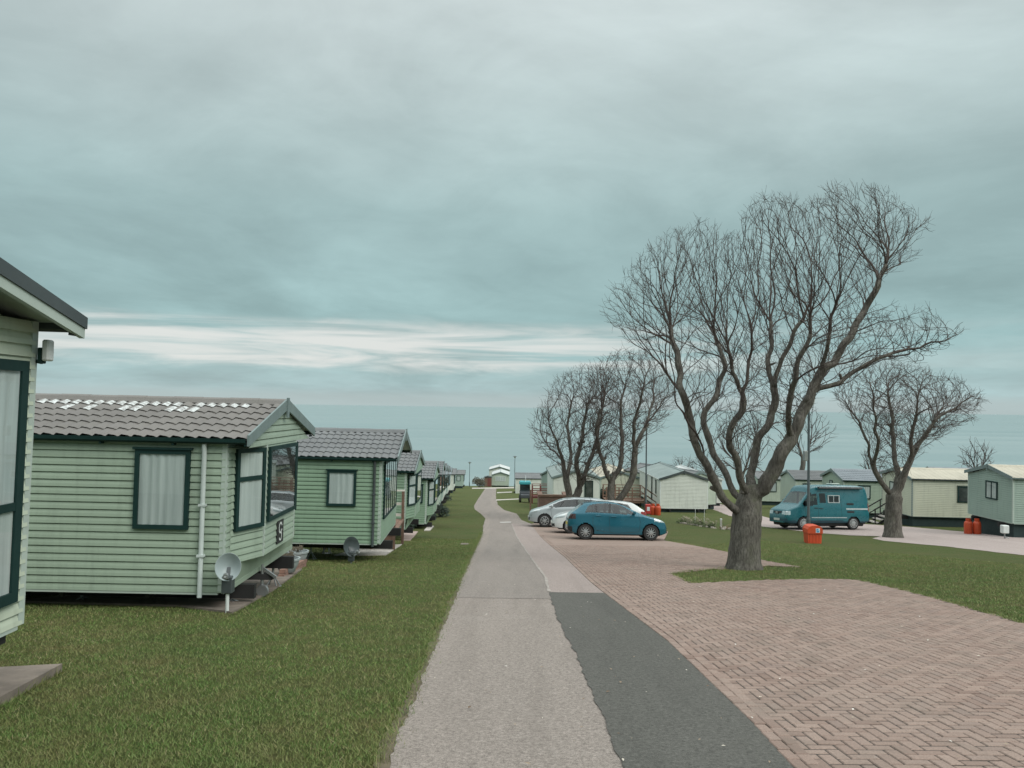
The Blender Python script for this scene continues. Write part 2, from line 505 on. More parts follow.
strip('road_joint', lambda y: fJ(y) - .022, lambda y: fJ(y) + .022, yP + .1, yJ, .020, plain('joint_sealant', (.29, .262, .235), .9, var=.3, scale=9), .012, .012, 8)
# a worn white line at the junction
WHITE = plain('road_paint', (.50, .49, .46), .8, var=.3, scale=12, dirt=.6)
for x0, x1 in ((500, 511),):
    tag(sheet('road_marking', PX((x0, 523.0), (x1, 522.8), (x1, 522.1), (x0, 522.3)), .022, WHITE), kind='structure')

# ---- second drive on the right
side = PX((1060, 560), (1024, 555.5), (950, 547), (884, 541), (872, 538.5), (880, 536.5), (850, 535.5), (815, 533), (790, 530), (757, 526), (735, 518), (712, 509), (694, 503.5), (700, 501.5), (722, 504.5), (745, 512), (775, 519.5), (815, 522), (862, 524), (909, 527), (960, 531.5), (1024, 537.5), (1060, 541))
tag(sheet('side_road', rag(side, .06, .6, 8, True), .010, SIDEROAD), kind='structure')
# pale paths crossing the far lawn
for pl in (((496, 500.6), (519, 499.4), (519, 498.6), (496, 499.6)), ((497, 493.2), (512, 492.6), (512, 491.7), (497, 492.2)), ((472, 488.8), (516, 488.2), (516, 487.2), (472, 487.8))):
    tag(sheet('path', PX(*pl), .012, CONCL), kind='structure')

# ---- block paving
edge_grass = PX((1090, 646), (1024, 625), (975, 611), (930, 598), (885, 587), (856, 580.5), (820, 579.5), (760, 581), (690, 584), (672, 574.5), (690, 571.5), (725, 569), (765, 566.5), (803, 567.8), (767.7, 561.6), (729, 552.6), (695, 546), (664, 540.7), (668, 532), (640, 522), (600, 519.5), (556, 520.5), (531, 524))
kb = kerbR[::-1][1:]                                     # from far to near
pave_poly = [edge_grass[-1]] + list(kb) + [ext(kerbR[0], kerbR[2], -6), Vector((14, -6)), Vector((14.2, edge_grass[0].y))] + edge_grass[:-1]
JOINT = plain('paving_joint_sand', (.040, .034, .028), .95, var=.4, scale=10, bump=.5, bscale=80)
tag(sheet('paving_bed', pave_poly, .0145, JOINT), kind='structure')
m, t = newmat('paving_brick')
p = t.pos(); isl = t.island()
k = t.ramp(isl, [(0, (.205, .142, .116)), (.35, (.268, .192, .158)), (.7, (.318, .238, .198)), (1, (.228, .170, .145))])
k = t.mix(t.ramp(t.noise(p, .5, 6, .6), [(.35, 0.0), (.7, .55)]), k, (.32, .255, .215))
k = t.mix(t.ramp(t.noise(p, 90, 4, .7), [(.35, .55), (.6, 0.0)]), k, (.13, .095, .078))
k = t.mix(t.ramp(t.noise(p, 2.1, 7, .7), [(.50, 0.0), (.74, .6)]), k, (.150, .128, .105))
k = t.mix(t.ramp(t.noise(p, 11, 3, .7), [(.70, 0.0), (.77, .7)]), k, (.52, .47, .42))
t.pbr(k, .85, 0, t.bump(t.noise(p, 70, 4), .5, .006), .3)
BRICKPAVE = m
def inside(poly, x, y):
    c = False; n = len(poly); j = n - 1
    for i in range(n):
        xi, yi = poly[i][0], poly[i][1]; xj, yj = poly[j][0], poly[j][1]
        if (yi > y) != (yj > y) and x < (xj - xi) * (y - yi) / (yj - yi) + xi: c = not c
        j = i
    return c
rdir = (kerbR[4] - kerbR[0]).normalized()                # along the road
rside = Vector((rdir.y, -rdir.x))
bv, bf = [], []
br = random.Random(3)
def brick(c, u, v, lu, lv, z0=.001):
    o = len(bv); g = .0075
    dz = br.uniform(-.0025, .0025); tx, ty = br.uniform(-.008, .008), br.uniform(-.008, .008)
    for k, top in ((1.0, 0), (1.0, .5), (.0, 1)):
        ch_ = 0 if top < 1 else .006
        iu, iv = (.0095 + ch_, .0045 + ch_) if u is rdir else (.0045 + ch_, .0095 + ch_)
        for a, b in ((-1, -1), (1, -1), (1, 1), (-1, 1)):
            q = c + u * a * (lu / 2 - iu) + v * b * (lv / 2 - iv)
            h = {0: .0, .5: .014, 1: .020}[top]
            bv.append((q.x, q.y, G(q.y) + z0 + h + (dz + tx * a * lu / 2 + ty * b * lv / 2 if top else 0)))
    for l in range(2):
        for i in range(4):
            j = (i + 1) % 4
            bf.append((o + l * 4 + i, o + l * 4 + j, o + l * 4 + 4 + j, o + l * 4 + 4 + i))
    bf.append((o + 8, o + 9, o + 10, o + 11))
org = kerbR[2]
S = .094
def kerb_s(a):      # sideways offset of the kerb line from the brick axes at distance a along
    best = None
    pts = [ext(kerbR[0], kerbR[2], -6)] + list(kerbR)
    for i in range(len(pts) - 1):
        a0 = (pts[i] - org).dot(rdir); a1 = (pts[i + 1] - org).dot(rdir)
        if a0 <= a <= a1:
            s0 = (pts[i] - org).dot(rside); s1 = (pts[i + 1] - org).dot(rside)
            return s0 + (s1 - s0) * (a - a0) / (a1 - a0)
    return 0
# two edge courses along the road
a = -16.0
while a < 24:
    for row in (0, 1):
        s = kerb_s(a) + S / 2 + row * S
        c = org + rdir * (a + S + (row * S)) + rside * s
        if c.y > 1.5 and inside(pave_poly, c.x, c.y) : brick(c, rdir, rside, 2 * S, S, .005)
    a += 2 * S
# 90 degree herringbone
NA = int(40 / S)
for i in range(-190, 290):
    for j in range(0, 195):
        # cell (i,j): pattern with period 4
        kk = (i - j) % 4
        if kk == 0: c2, along = (i + 1.0, j + .5), True      # two cells along the road
        elif kk == 2: c2, along = (i + .5, j + 0.0), False   # two cells across
        else: continue
        c = org + rdir * (c2[0] * S) + rside * (c2[1] * S)
        if c.y < 1.8 or c.y > 27: continue
        if abs(c.x) > c.y * .72 + 2: continue
        if c2[1] * S < kerb_s(c2[0] * S) + 2 * S - .085: continue
        if not inside(pave_poly, c.x, c.y): continue
        if along: brick(c, rdir, rside, 2 * S, S)
        else: brick(c, rside, rdir, 2 * S, S)
def clip_y(poly, y0):
    out = []
    for i in range(len(poly)):
        a, b = poly[i], poly[(i + 1) % len(poly)]
        if a.y >= y0: out.append(Vector(a))
        if (a.y >= y0) != (b.y >= y0): out.append(ext(a, b, y0))
    return out
tag(sheet('far_paving', clip_y([Vector(q[:2]) for q in pave_poly], 26.95), .018, BRICKPAVE), kind='structure')
# bare soil along the worn lawn edge
strip('soil_edge', lambda y: fL(y) - .07, lambda y: fL(y) + .03, 2, 34, .006, SOIL, .03, .012, 12)
me = bpy.data.meshes.new('block_paving'); me.from_pydata(bv, [], bf); me.materials.append(BRICKPAVE); me.update()
o = bpy.data.objects.new('block_paving', me); COL.objects.link(o); tag(o, kind='structure')
# ------------------------------------------------------------------ holiday homes
def siding_mat(name, col):
    m, t = newmat(name)
    c = t.coord()
    k = t.mix(t.ramp(t.noise(c, .7, 5), [(.3, 0.0), (.7, 1.0)]), tuple(x * .93 for x in col), tuple(x * 1.06 for x in col))
    streak = t.noise(t.map(c, (7, 7, .7)), 1.0, 7, .65)
    k = t.mix(t.ramp(streak, [(.50, 0.0), (.78, .5)]), k, tuple(x * .55 for x in col))
    k = t.mix(t.ramp(t.noise(c, 24, 4, .7), [(.62, 0.0), (.8, .25)]), k, tuple(x * .6 for x in col))
    t.pbr(k, .42, 0, t.bump(t.noise(c, 9, 3), .08, .02), .4)
    return m
def roof_mat(name, col, rough=.75, moss=.3):
    m, t = newmat(name)
    c = t.coord()
    k = t.mix(t.ramp(t.noise(c, .9, 6, .6), [(.3, 0.0), (.7, 1.0)]), tuple(x * .85 for x in col), tuple(x * 1.15 for x in col))
    k = t.mix(t.ramp(t.noise(c, 6, 6, .7), [(.5, 0.0), (.75, moss)]), k, (.16, .16, .12))
    k = t.mix(t.ramp(t.noise(c, 60, 3, .7), [(.35, .4), (.55, 0.0)]), k, tuple(x * .6 for x in col))
    t.pbr(k, rough, 0, t.bump(t.noise(c, 80, 3), .3, .005), .35)
    return m
SG_A = siding_mat('sage_cladding', (.285, .362, .280))
SG_B = siding_mat('green_cladding', (.205, .305, .212))
SG_C = siding_mat('pale_green_cladding', (.385, .450, .365))
SG_D = siding_mat('grey_green_cladding', (.280, .365, .312))
CRM = siding_mat('cream_cladding', (.470, .490, .385))
WHT = siding_mat('white_cladding', (.580, .610, .550))
RF_TAN = roof_mat('weathered_tile_sheet', (.165, .158, .148))
RF_GREY = roof_mat('slate_tile_sheet', (.155, .165, .168))
RF_GRN = roof_mat('green_grey_roof', (.215, .265, .255), .6, .15)
RF_CRM = roof_mat('cream_roof', (.44, .415, .335), .6, .15)
RF_BLUE = roof_mat('blue_grey_roof', (.200, .230, .250), .5, .1)
RF_WHT = roof_mat('pale_roof', (.50, .53, .52), .5, .1)
DKGRN = plain('dark_green_frame', (.008, .030, .027), .6, var=.15, bump=.02, spec=.25)
SG_N = siding_mat('near_home_cladding', (.47, .53, .42))
GRYGRN = plain('grey_green_trim', (.150, .200, .195), .5, var=.1, dirt=.3)
PALETRIM = plain('pale_trim', (.400, .470, .420), .45, var=.06, dirt=.25)
WHITETRIM = plain('white_trim', (.62, .66, .64), .4, var=.06, dirt=.3)
DARKTRIM = plain('dark_grey_trim', (.055, .068, .070), .45, var=.15)
BLACKSTEEL = plain('underframe_steel', (.020, .020, .020), .7, var=.4)
GALV = plain('galvanised_steel', (.34, .36, .36), .45, .7, var=.2)
RUBBER = plain('rubber', (.018, .018, .018), .8, var=.3)
m, t = newmat('painted_tile_highlight')
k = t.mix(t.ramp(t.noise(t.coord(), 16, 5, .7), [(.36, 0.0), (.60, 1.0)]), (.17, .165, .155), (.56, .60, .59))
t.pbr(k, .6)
TILE_HILITE = m  # shiny tile highlights, put into the colour as pale broken patches
PANE = glass_mat('window_pane', (.90, .95, .94), 1.2)
PANE_MIRROR = glass_mat('reflective_window_pane', (.62, .72, .72), 6.0)
m, t = newmat('net_curtain')
c = t.coord()
t.pbr(t.mix(t.noise(t.map(c, (1, 1, .06)), 17, 3), (.30, .33, .325), (.62, .64, .63)), .9, 0, None, .2)  # vertical stripes paint the light and shade of the folds into the colour
NET = m
m, t = newmat('dim_room')
t.pbr(t.ramp(t.noise(t.coord(), 2.0, 4), [(.35, (.018, .022, .022)), (.65, (.10, .105, .10))]), .9)
ROOM = m

class Frame:
    """a wall plane: origin, direction along it (u), outward normal (n)"""
    def __init__(s, o, u, n): s.o, s.u, s.n = Vector(o), Vector(u).normalized(), Vector(n).normalized()
    def __call__(s, u, z, n=0.0): return s.o + s.u * u + s.n * n + Vector((0, 0, z))
def planks(mb, fr, z0, z1, ext_u, p=.1):
    """lap cladding between heights z0..z1; ext_u(z) gives the left and right ends"""
    n = max(1, round((z1 - z0) / p)); p = (z1 - z0) / n
    rows = []
    for k in range(n):
        z = z0 + k * p
        rows += [(z, .0), (z + .004, .026), (z + p * .45, .021), (z + p - .018, .011), (z + p - .002, .0)]
    rows.append((z1, 0))
    vs, fs = [], []
    for z, d in rows:
        a, b = ext_u(z)
        vs += [fr(a, z, d), fr(b, z, d)]
    for i in range(len(rows) - 1): fs.append((2 * i, 2 * i + 1, 2 * i + 3, 2 * i + 2))
    mb.add(vs, fs)
def fbox(mb, fr, u0, u1, z0, z1, n0, n1):
    mb.add([fr(u0, z0, n0), fr(u1, z0, n0), fr(u1, z1, n0), fr(u0, z1, n0), fr(u0, z0, n1), fr(u1, z0, n1), fr(u1, z1, n1), fr(u0, z1, n1)],
           [(0, 3, 2, 1), (4, 5, 6, 7), (0, 1, 5, 4), (1, 2, 6, 5), (2, 3, 7, 6), (3, 0, 4, 7)])
def window(par, fr, u0, u1, z0, z1, fmat=None, bars_u=(), bars_z=(), inside_='net', pane=None, fw=.06, sill=False, fold=1.0):
    fmat = fmat or DKGRN
    mb = MB(); d0, d1 = .004, .066
    fbox(mb, fr, u0, u1, z0, z0 + fw, d0, d1); fbox(mb, fr, u0, u1, z1 - fw, z1, d0, d1)
    fbox(mb, fr, u0, u0 + fw, z0 + fw, z1 - fw, d0, d1); fbox(mb, fr, u1 - fw, u1, z0 + fw, z1 - fw, d0, d1)
    for b in bars_u: fbox(mb, fr, b - .03, b + .03, z0 + fw, z1 - fw, d0, d1 - .004)
    for b in bars_z: fbox(mb, fr, u0 + fw, u1 - fw, b - .032, b + .032, d0, d1 - .002)
    if sill: fbox(mb, fr, u0 - .03, u1 + .03, z1 + .002, z1 + .03, d0, d1 + .02)
    o = mb.build('window', fmat, par)
    mb = MB(); mb.quad(fr(u0 + fw, z0 + fw, .056), fr(u1 - fw, z0 + fw, .056), fr(u1 - fw, z1 - fw, .056), fr(u0 + fw, z1 - fw, .056))
    mb.build('pane', pane or PANE, o)
    if inside_ == 'net':
        mb = MB(); a, b = u0 + fw, u1 - fw
        n = max(14, int((b - a) * 60)); vs = []
        for i in range(n + 1):
            u = a + (b - a) * i / n
            d = .043 + .007 * math.sin(u * 47 * fold + 1.3 * math.sin(u * 9)) * (.6 + .4 * math.sin(u * 5 + 1))
            vs += [fr(u, z0 + fw, d), fr(u, z1 - fw, d)]
        mb.add(vs, [(2 * i, 2 * i + 2, 2 * i + 3, 2 * i + 1) for i in range(n)])
        mb.build('curtain', NET, o, True, 80)
    else:
        mb = MB(); mb.quad(fr(u0 + fw, z0 + fw, .034), fr(u1 - fw, z0 + fw, .034), fr(u1 - fw, z1 - fw, .034), fr(u0 + fw, z1 - fw, .034))
        mb.build('interior', ROOM, o)
    return o
def home(name, label, corner, L, W=3.5, H=2.13, rise=.58, rz=0.0, lean=0.0, far_corner=False, wall=None, roof=None, tiles=True,
         trim=None, barge=None, gutter=None, frames=None, front='bay', side=(), side2=(), frontwin=(), pipe=None, overhang=.35, gap=.45,
         group=None, spots=False, barge_low=.075, underbox=False, category='holiday home', chassis=True, patch=True):
    """corner: the front corner at wall-bottom height. local +x = the front end, local y runs across"""
    wall = wall or SG_B; roof = roof or RF_GREY; trim = trim or PALETRIM; barge = barge or GRYGRN; gutter = gutter or DKGRN
    corner = Vector(corner)
    T = thing(name, label, category, (0, 0, 0), rz, group, lean=lean)
    rot = T.matrix_world.to_3x3()
    base = Vector((-L / 2, W / 2, 0))
    off = rot @ (Vector((0, W if far_corner else 0, 0)))
    org = corner - off
    T.matrix_world = Matrix.Translation(org + rot @ Vector((base.x, base.y, -gap))) @ rot.to_4x4()
    sh = Matrix.Translation((-base.x, -base.y, gap))
    def done(mb, nm, mt, par=None, **k):
        return mb.build(nm, mt, par or T, **k)
    shv = Vector((-base.x, -base.y, gap))
    FR = lambda o, u, n: Frame(Vector(o) + shv, u, n)
    near = FR((-L, 0, 0), (1, 0, 0), (0, -1, 0)); far = FR((0, W, 0), (-1, 0, 0), (0, 1, 0))
    end = FR((0, 0, 0), (0, 1, 0), (1, 0, 0)); back = FR((-L, W, 0), (0, -1, 0), (-1, 0, 0))
    mb = MB()
    planks(mb, near, 0, H, lambda z: (0, L)); planks(mb, far, 0, H, lambda z: (0, L))
    planks(mb, end, 0, H, lambda z: (0, W)); planks(mb, back, 0, H, lambda z: (0, W))
    gx = .27 if front == 'bay' else 0.0
    ge = FR((gx, 0, 0), (0, 1, 0), (1, 0, 0))
    def gab(z):
        k = max(0, min(1, (z - H + .14) / (rise + .10))); return (W / 2 * k, W - W / 2 * k)
    if front == 'bay':
        planks(mb, ge, H - .13, H + rise - .04, gab)
        mb.add([end(0, H - .13, 0), end(W, H - .13, 0), ge(W, H - .13, 0), ge(0, H - .13, 0)], [(0, 1, 2, 3)])
    else: planks(mb, end, H, H + rise - .04, gab)
    planks(mb, back, H, H + rise - .04, gab)
    mb.xf = None
    mb.quad(near(0, 0), near(L, 0), end(W, 0), back(0, 0))       # floor
    done(mb, 'wall', wall)
    # corner trims
    mb = MB()
    for fr_, u in ((near, 0), (near, L), (far, 0), (far, L)):
        uu = (u - .05, u + .018) if u == L else (u - .018, u + .05)
        fbox(mb, fr_, uu[0], uu[1], 0, H, .002, .024)
    for fr_ in (end, back):
        fbox(mb, fr_, -.026, .05, 0, H, .002, .022); fbox(mb, fr_, W - .05, W + .026, 0, H, .002, .022)
    for fr_, ll in ((near, L), (far, L), (end, W), (back, W)): fbox(mb, fr_, 0.052, ll - .052, -.03, .0, -.02, .020)
    done(mb, 'corner_trim', trim)
    # bay
    if front in ('bay', 'flatbay'):
        d = .27 if front == 'bay' else .12
        zb = .34; y0, y1, y2, y3 = .22, .22 + d * 2.6, W - .22 - d * 2.6, W - .22
        pl = [(0, y0), (d, y1), (d, y2), (0, y3)]
        mb = MB(); faces = []
        for i in range(3):
            a, b = Vector((*pl[i], 0)), Vector((*pl[i + 1], 0)); u = (b - a); ln = u.length; u.normalize()
            n = Vector((u.y, -u.x, 0))
            fr_ = FR(a, u, n); faces.append((fr_, ln))
            planks(mb, fr_, zb, H - .12, lambda z, ln=ln: (0, ln))
        mb.add([Vector((x, y, zb)) + shv for x, y in pl], [(0, 1, 2, 3)])
        bay = done(mb, 'bay', wall)
        for x, y in pl[1:3]:
            mb = MB(); mb.box(Vector((x - .03, y - .035, zb)) + shv, Vector((x + .022, y + .035, H - .12)) + shv)
            done(mb, 'bay_post', trim)
        wz0, wz1 = .84, H - .16
        fr_, ln = faces[0]; window(T, fr_, .06, ln - .06, wz0 - .04, wz1, frames, bars_z=(wz0 + .70,), inside_='net')
        fr_, ln = faces[1]; window(T, fr_, .06, ln - .06, wz0, wz1, frames, inside_='room', pane=PANE_MIRROR)
        fr_, ln = faces[2]; window(T, fr_, .06, ln - .06, wz0 - .04, wz1, frames, bars_z=(wz0 + .70,), inside_='net')
        # skirt panel sloping under the bay
        if front == 'bay':
            mb = MB(); mb.add([end(.06, 0.0, .03), end(W - .06, 0.0, .03), end(W - .06, zb - .01, .10), end(.06, zb - .01, .10)], [(0, 1, 2, 3)])
            fbox(mb, end, .05, W - .05, -.02, .05, .026, .05)
            done(mb, 'front_skirt_panel', wall)
    for a in frontwin: window(T, end, *a[:4], frames, *(a[4:]))
    for a in side: window(T, near, *a[:4], frames, *(a[4:]), sill=True)
    for a in side2: window(T, far, *a[:4], frames, *(a[4:]), sill=True)
    # roof
    x0, x1 = -L - .12, gx + .06 if front == 'bay' else overhang
    ov = .11; mb = MB(); mb.xf = sh
    slope_len = math.hypot(W / 2 + ov, rise); cs, sn = (W / 2 + ov) / slope_len, rise / slope_len
    rng = random.Random(int(abs(corner.x * 31 + corner.y * 7)) + 1)
    if tiles:
        NC = 6; tw = .178; nxs = int((x1 - x0) / tw * 8)
    else:
        NC = 1; tw = .30; nxs = int((x1 - x0) / tw * 8)
    cl = slope_len / NC
    hilite_tiles = set()  # tiles that carry the painted highlight colour
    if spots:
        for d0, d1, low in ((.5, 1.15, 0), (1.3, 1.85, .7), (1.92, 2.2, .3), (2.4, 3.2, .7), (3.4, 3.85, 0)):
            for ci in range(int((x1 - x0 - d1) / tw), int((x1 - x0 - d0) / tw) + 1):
                if rng.random() < .8: hilite_tiles.add((ci, 5))
                if rng.random() < low: hilite_tiles.add((ci, 4))
    for sd in (0, 1):
        vs, fs, ms = [], [], []
        rows = []
        for k in range(NC):
            rows += [(k, k * cl, .028 if tiles else .012), (k, (k + .5) * cl, .020 if tiles else .012), (k, (k + 1) * cl - .002, .008 if tiles else .012)]
        for ri, (k, s_, hh) in enumerate(rows):
            for i in range(nxs + 1):
                x = x0 + (x1 - x0) * i / nxs
                ph = x / tw * 2 * math.pi
                if tiles:
                    h = hh + .017 * (math.sin(ph) + .32 * math.sin(2 * ph + .6))
                    ss = s_ - (.022 * (.5 + .5 * math.sin(ph)) if ri % 3 == 0 else 0)
                else:
                    h = hh + (.018 if (i % 8) == 0 else 0); ss = s_
                yy = -ov + cs * ss - sn * h; z = H + sn * ss + cs * h
                vs.append((x, yy if sd == 0 else W - yy, z))
        for r_ in range(len(rows) - 1):
            for i in range(nxs):
                f = (r_ * (nxs + 1) + i, r_ * (nxs + 1) + i + 1, (r_ + 1) * (nxs + 1) + i + 1, (r_ + 1) * (nxs + 1) + i)
                fs.append(f if sd == 0 else f[::-1])
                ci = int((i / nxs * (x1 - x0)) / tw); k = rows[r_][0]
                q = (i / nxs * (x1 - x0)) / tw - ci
                ms.append(1 if sd == 0 and r_ % 3 != 2 and (ci, k) in hilite_tiles and .12 < q < .78 else 0)
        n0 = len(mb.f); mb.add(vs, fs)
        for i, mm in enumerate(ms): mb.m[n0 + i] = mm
        # underside
        e = [(x0, -ov, H - .012), (x1, -ov, H - .012), (x1, W / 2, H + rise - .012), (x0, W / 2, H + rise - .012)]
        if sd: e = [(x, W - y, z) for x, y, z in e]
        mb.cur = 2; mb.add(e, [(0, 3, 2, 1)]); mb.cur = 0
    mb.xf = None
    rf = done(mb, 'roof', [roof, TILE_HILITE, trim], smooth=True, sharp=50)
    mb = MB(); mb.xf = sh
    nr = max(2, int((x1 - x0) / .45))
    for i in range(nr):
        a = x0 + (x1 - x0) * i / nr; b = x0 + (x1 - x0) * (i + 1) / nr + .02
        k = .004 * (i % 2)
        mb.prism([(-.12, -.045 + k), (-.07, .025 + k), (0, .05 + k), (.07, .025 + k), (.12, -.045 + k)],
                 lambda p, a=a: (a, W / 2 + p[0], H + rise + .03 + p[1]), lambda p, b=b: (b, W / 2 + p[0], H + rise + .03 + p[1]))
    mb.build('ridge_cap', roof, rf)
    # barge boards, soffits
    for xe, sgn in ((x1, 1), (x0, -1)):
        mb = MB(); mb.xf = sh
        for sd in (0, 1):
            yy = lambda y: y if sd == 0 else W - y
            bw = .17
            pr = [(-ov - .03, H - barge_low - .02), (W / 2, H + rise - barge_low - .02), (W / 2, H + rise + .085), (-ov - .03, H + .06)]
            mb.prism(pr, lambda p: (xe - .001 * sgn, yy(p[0]), p[1]), lambda p: (xe + .028 * sgn, yy(p[0]), p[1]))
        mb.box((xe + .03 * sgn - .012, W / 2 - .05, H + rise - .22), (xe + .03 * sgn + .012, W / 2 + .05, H + rise + .10))
        done(mb, 'bargeboard', barge)
    # gutters
    for sd in (0, 1):
        mb = MB(); mb.xf = sh
        pr = [(-.005, .0), (-.10, .0), (-.095, -.05), (-.07, -.075), (-.035, -.075), (-.005, -.055)]
        f_ = (lambda y: y) if sd == 0 else (lambda y: W - y)
        mb.prism(pr, lambda p: (x0 + .02, f_(-ov + .06 + p[0]), H + .005 + p[1]), lambda p: (x1 - .03, f_(-ov + .06 + p[0]), H + .005 + p[1]))
        i = x0 + .4
        while i < x1:
            mb.box((i, min(f_(-ov - .005), f_(.0)), H - .10), (i + .03, max(f_(-ov - .005), f_(.0)), H - .073)); i += 1.0
        done(mb, 'gutter', gutter)
    if pipe:
        u, mt = pipe; u -= L; mb = MB(); mb.xf = sh
        mb.tube([(u, -.07, H - .07), (u, -.062, H - .16), (u, -.055, H - .2), (u, -.055, -.02), (u, -.06, -.06)], .034, 10)
        for z in (.5, 1.2): mb.box((u - .05, -.095, z), (u + .05, -.016, z + .03))
        done(mb, 'downpipe', mt, smooth=True)
    # undercarriage
    if chassis:
        mb = MB(); mb.xf = sh
        for y in (.7, W - .7): mb.box((-L + .2, y - .05, -.24), (.25, y + .05, -.035))
        x = -L + .5
        while x < 0: mb.box((x, .1, -.12), (x + .06, W - .1, -.036)); x += 1.2
        done(mb, 'chassis', BLACKSTEEL)
        rx = rot.inverted()
        x = -L + 1.1
        while x < 0:
            for y in (.7, W - .7):
                wp = org + rot @ Vector((x, y, -.24)); hgt = wp.z - G(wp.y)
                if hgt > .06:
                    mb = MB(); mb.xf = sh
                    z = -.24
                    mb.tube([(x, y, z), (x, y, z - hgt * .5)], .022, 6)
                    for a, b in ((-.1, -.1), (.1, -.1), (.1, .1), (-.1, .1)): mb.tube([(x, y, z - hgt * .35), (x + a, y + b, z - hgt)], .012, 5)
                    mb.box((x - .13, y - .13, z - hgt - .06), (x + .13, y + .13, z - hgt))
                    done(mb, 'axle_stand', GALV)
            x += 2.2
        for y in (.45, W - .45):
            wp = org + rot @ Vector((-L * .55, y, 0)); gz = G(wp.y) - wp.z + .01
            mb = MB(); mb.xf = sh
            mb.lathe([(.0, -.09), (.2, -.09), (.26, -.07), (.28, 0), (.26, .07), (.2, .09), (0, .09)], 18, 'y', (-L * .55, y, max(-.42, gz + .27)))
            done(mb, 'wheel', RUBBER, smooth=True)
    if underbox:
        mb = MB(); mb.xf = sh
        g = gap + .55
        mb.box((-L + .12, .12, -g), (-.12, W - .12, -.05))
        done(mb, 'underfloor_box', plain('dark_green_underfloor', (.012, .030, .030), .7))  # dark green box below the floor, set in from the walls
    return T
LG = 'green holiday homes in a row down the left of the road'
RG = 'holiday homes in a row beyond the second drive'
PALEPIPE = plain('pale_pipe', (.50, .56, .54), .45, var=.08, dirt=.3)
# --- left row
D1 = 6.3
C1 = home('holiday_home', 'nearest holiday home at the left edge, only its glazed end showing', (-3.93, D1 - 3.5, -.22), 9, 3.5, 2.46, .45, R(.6), R(1.0), wall=SG_N, roof=RF_GREY,
          front='flat', overhang=.33, barge_low=.015, gap=.25, gutter=DARKTRIM, barge=DARKTRIM, trim=PALETRIM, group=LG,
          frontwin=((.30, 3.36, .22, 2.13, (1.75,), (.98,), 'net', None, .085),))
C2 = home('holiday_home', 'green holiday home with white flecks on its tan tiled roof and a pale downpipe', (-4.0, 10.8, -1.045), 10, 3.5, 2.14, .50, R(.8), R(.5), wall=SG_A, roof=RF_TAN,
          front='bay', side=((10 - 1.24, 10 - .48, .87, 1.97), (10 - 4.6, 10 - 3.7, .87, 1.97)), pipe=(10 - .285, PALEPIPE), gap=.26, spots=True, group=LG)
C3 = home('holiday_home', 'green holiday home with a black downpipe, behind the white flecked one', (-3.2, 19.0, -1.81), 9.5, 3.4, 2.10, .58, R(2.2), R(.6), wall=SG_B, roof=RF_GREY,
          front='flat', overhang=.40, side=((9.5 - 1.31, 9.5 - .6, .91, 1.78),), pipe=(9.5 - .16, DARKTRIM), gap=.45, group=LG,
          frontwin=((.35, 3.05, .55, 1.98, (.8, 1.25, 1.7, 2.15, 2.6)),))
CA = home('holiday_home', 'green holiday home with a big framed bay window, just beyond the white deck rail', (-3.85, 28.2, -2.92), 9.5, 3.5, 2.12, .58, R(1.2), R(1.0), wall=SG_B, roof=RF_GREY, front='bay', gap=.45, group=LG)
CB = home('holiday_home', 'green holiday home with a small dark window beside its bay, fifth down the left row', (-3.95, 36.2, -3.93), 9.5, 3.5, 2.12, .58, R(1.2), R(1.0), wall=SG_B, roof=RF_GREY, front='bay', gap=.3, group=LG,
          side=((9.5 - .58, 9.5 - .17, .96, 1.82),))
far = [(-4.35, 45.0, SG_C, RF_GREY, 'flatbay', 'pale green holiday home with a light blue tinted end window, sixth down the left row'),
       (-4.9, 53.5, SG_D, RF_GREY, 'flatbay', 'grey green holiday home with a white end bay, seventh down the left row'),
       (-5.5, 62.5, WHT, RF_BLUE, 'flatbay', 'white holiday home with a blue grey roof halfway down the left row'),
       (-6.2, 73.0, SG_D, RF_GREY, 'flatbay', 'grey green holiday home behind the white one on the left row'),
       (-7.0, 86.0, WHT, RF_BLUE, 'flatbay', 'white holiday home with dark fronted garden, far down the left row'),
       (-7.7, 104.0, WHT, RF_GREY, 'flatbay', 'second last white holiday home on the left row'),
       (-8.6, 140.0, SG_D, RF_GREY, 'flatbay', 'last green holiday home on the left row, beside the end of the road')]
for i, (x, y, wl, rf, fr, lb) in enumerate(far):
    home('holiday_home', lb, (x, y, G(y) + .42), 9, 3.5, 2.12, .58, R(2.5), R(.8), wall=wl, roof=rf, tiles=(y < 50), front=fr, gap=.42, group=LG, gutter=DARKTRIM,
         side=((9 - 1.2, 9 - .5, .9, 1.8),), underbox=True)
# --- at the foot of the road
home('holiday_home', 'small green holiday home facing up the road at its far end', (-3.95, 163, G(163) + .3), 8, 3.6, 2.2, .60, R(-90), 0, wall=SG_C, roof=RF_WHT, tiles=False, front='flat', overhang=.2, gap=.4, underbox=True,
     frontwin=((.75, 2.9, .9, 1.9, (1.3, 1.8, 2.3)),), frames=WHITETRIM)
home('holiday_home', 'white holiday home behind the small green one at the foot of the road', (-4.9, 176, G(172) + 1.0), 8, 4.6, 2.3, .70, R(-90), 0, wall=WHT, roof=RF_WHT, tiles=False, front='flat', overhang=.2, gap=1.2, underbox=True)
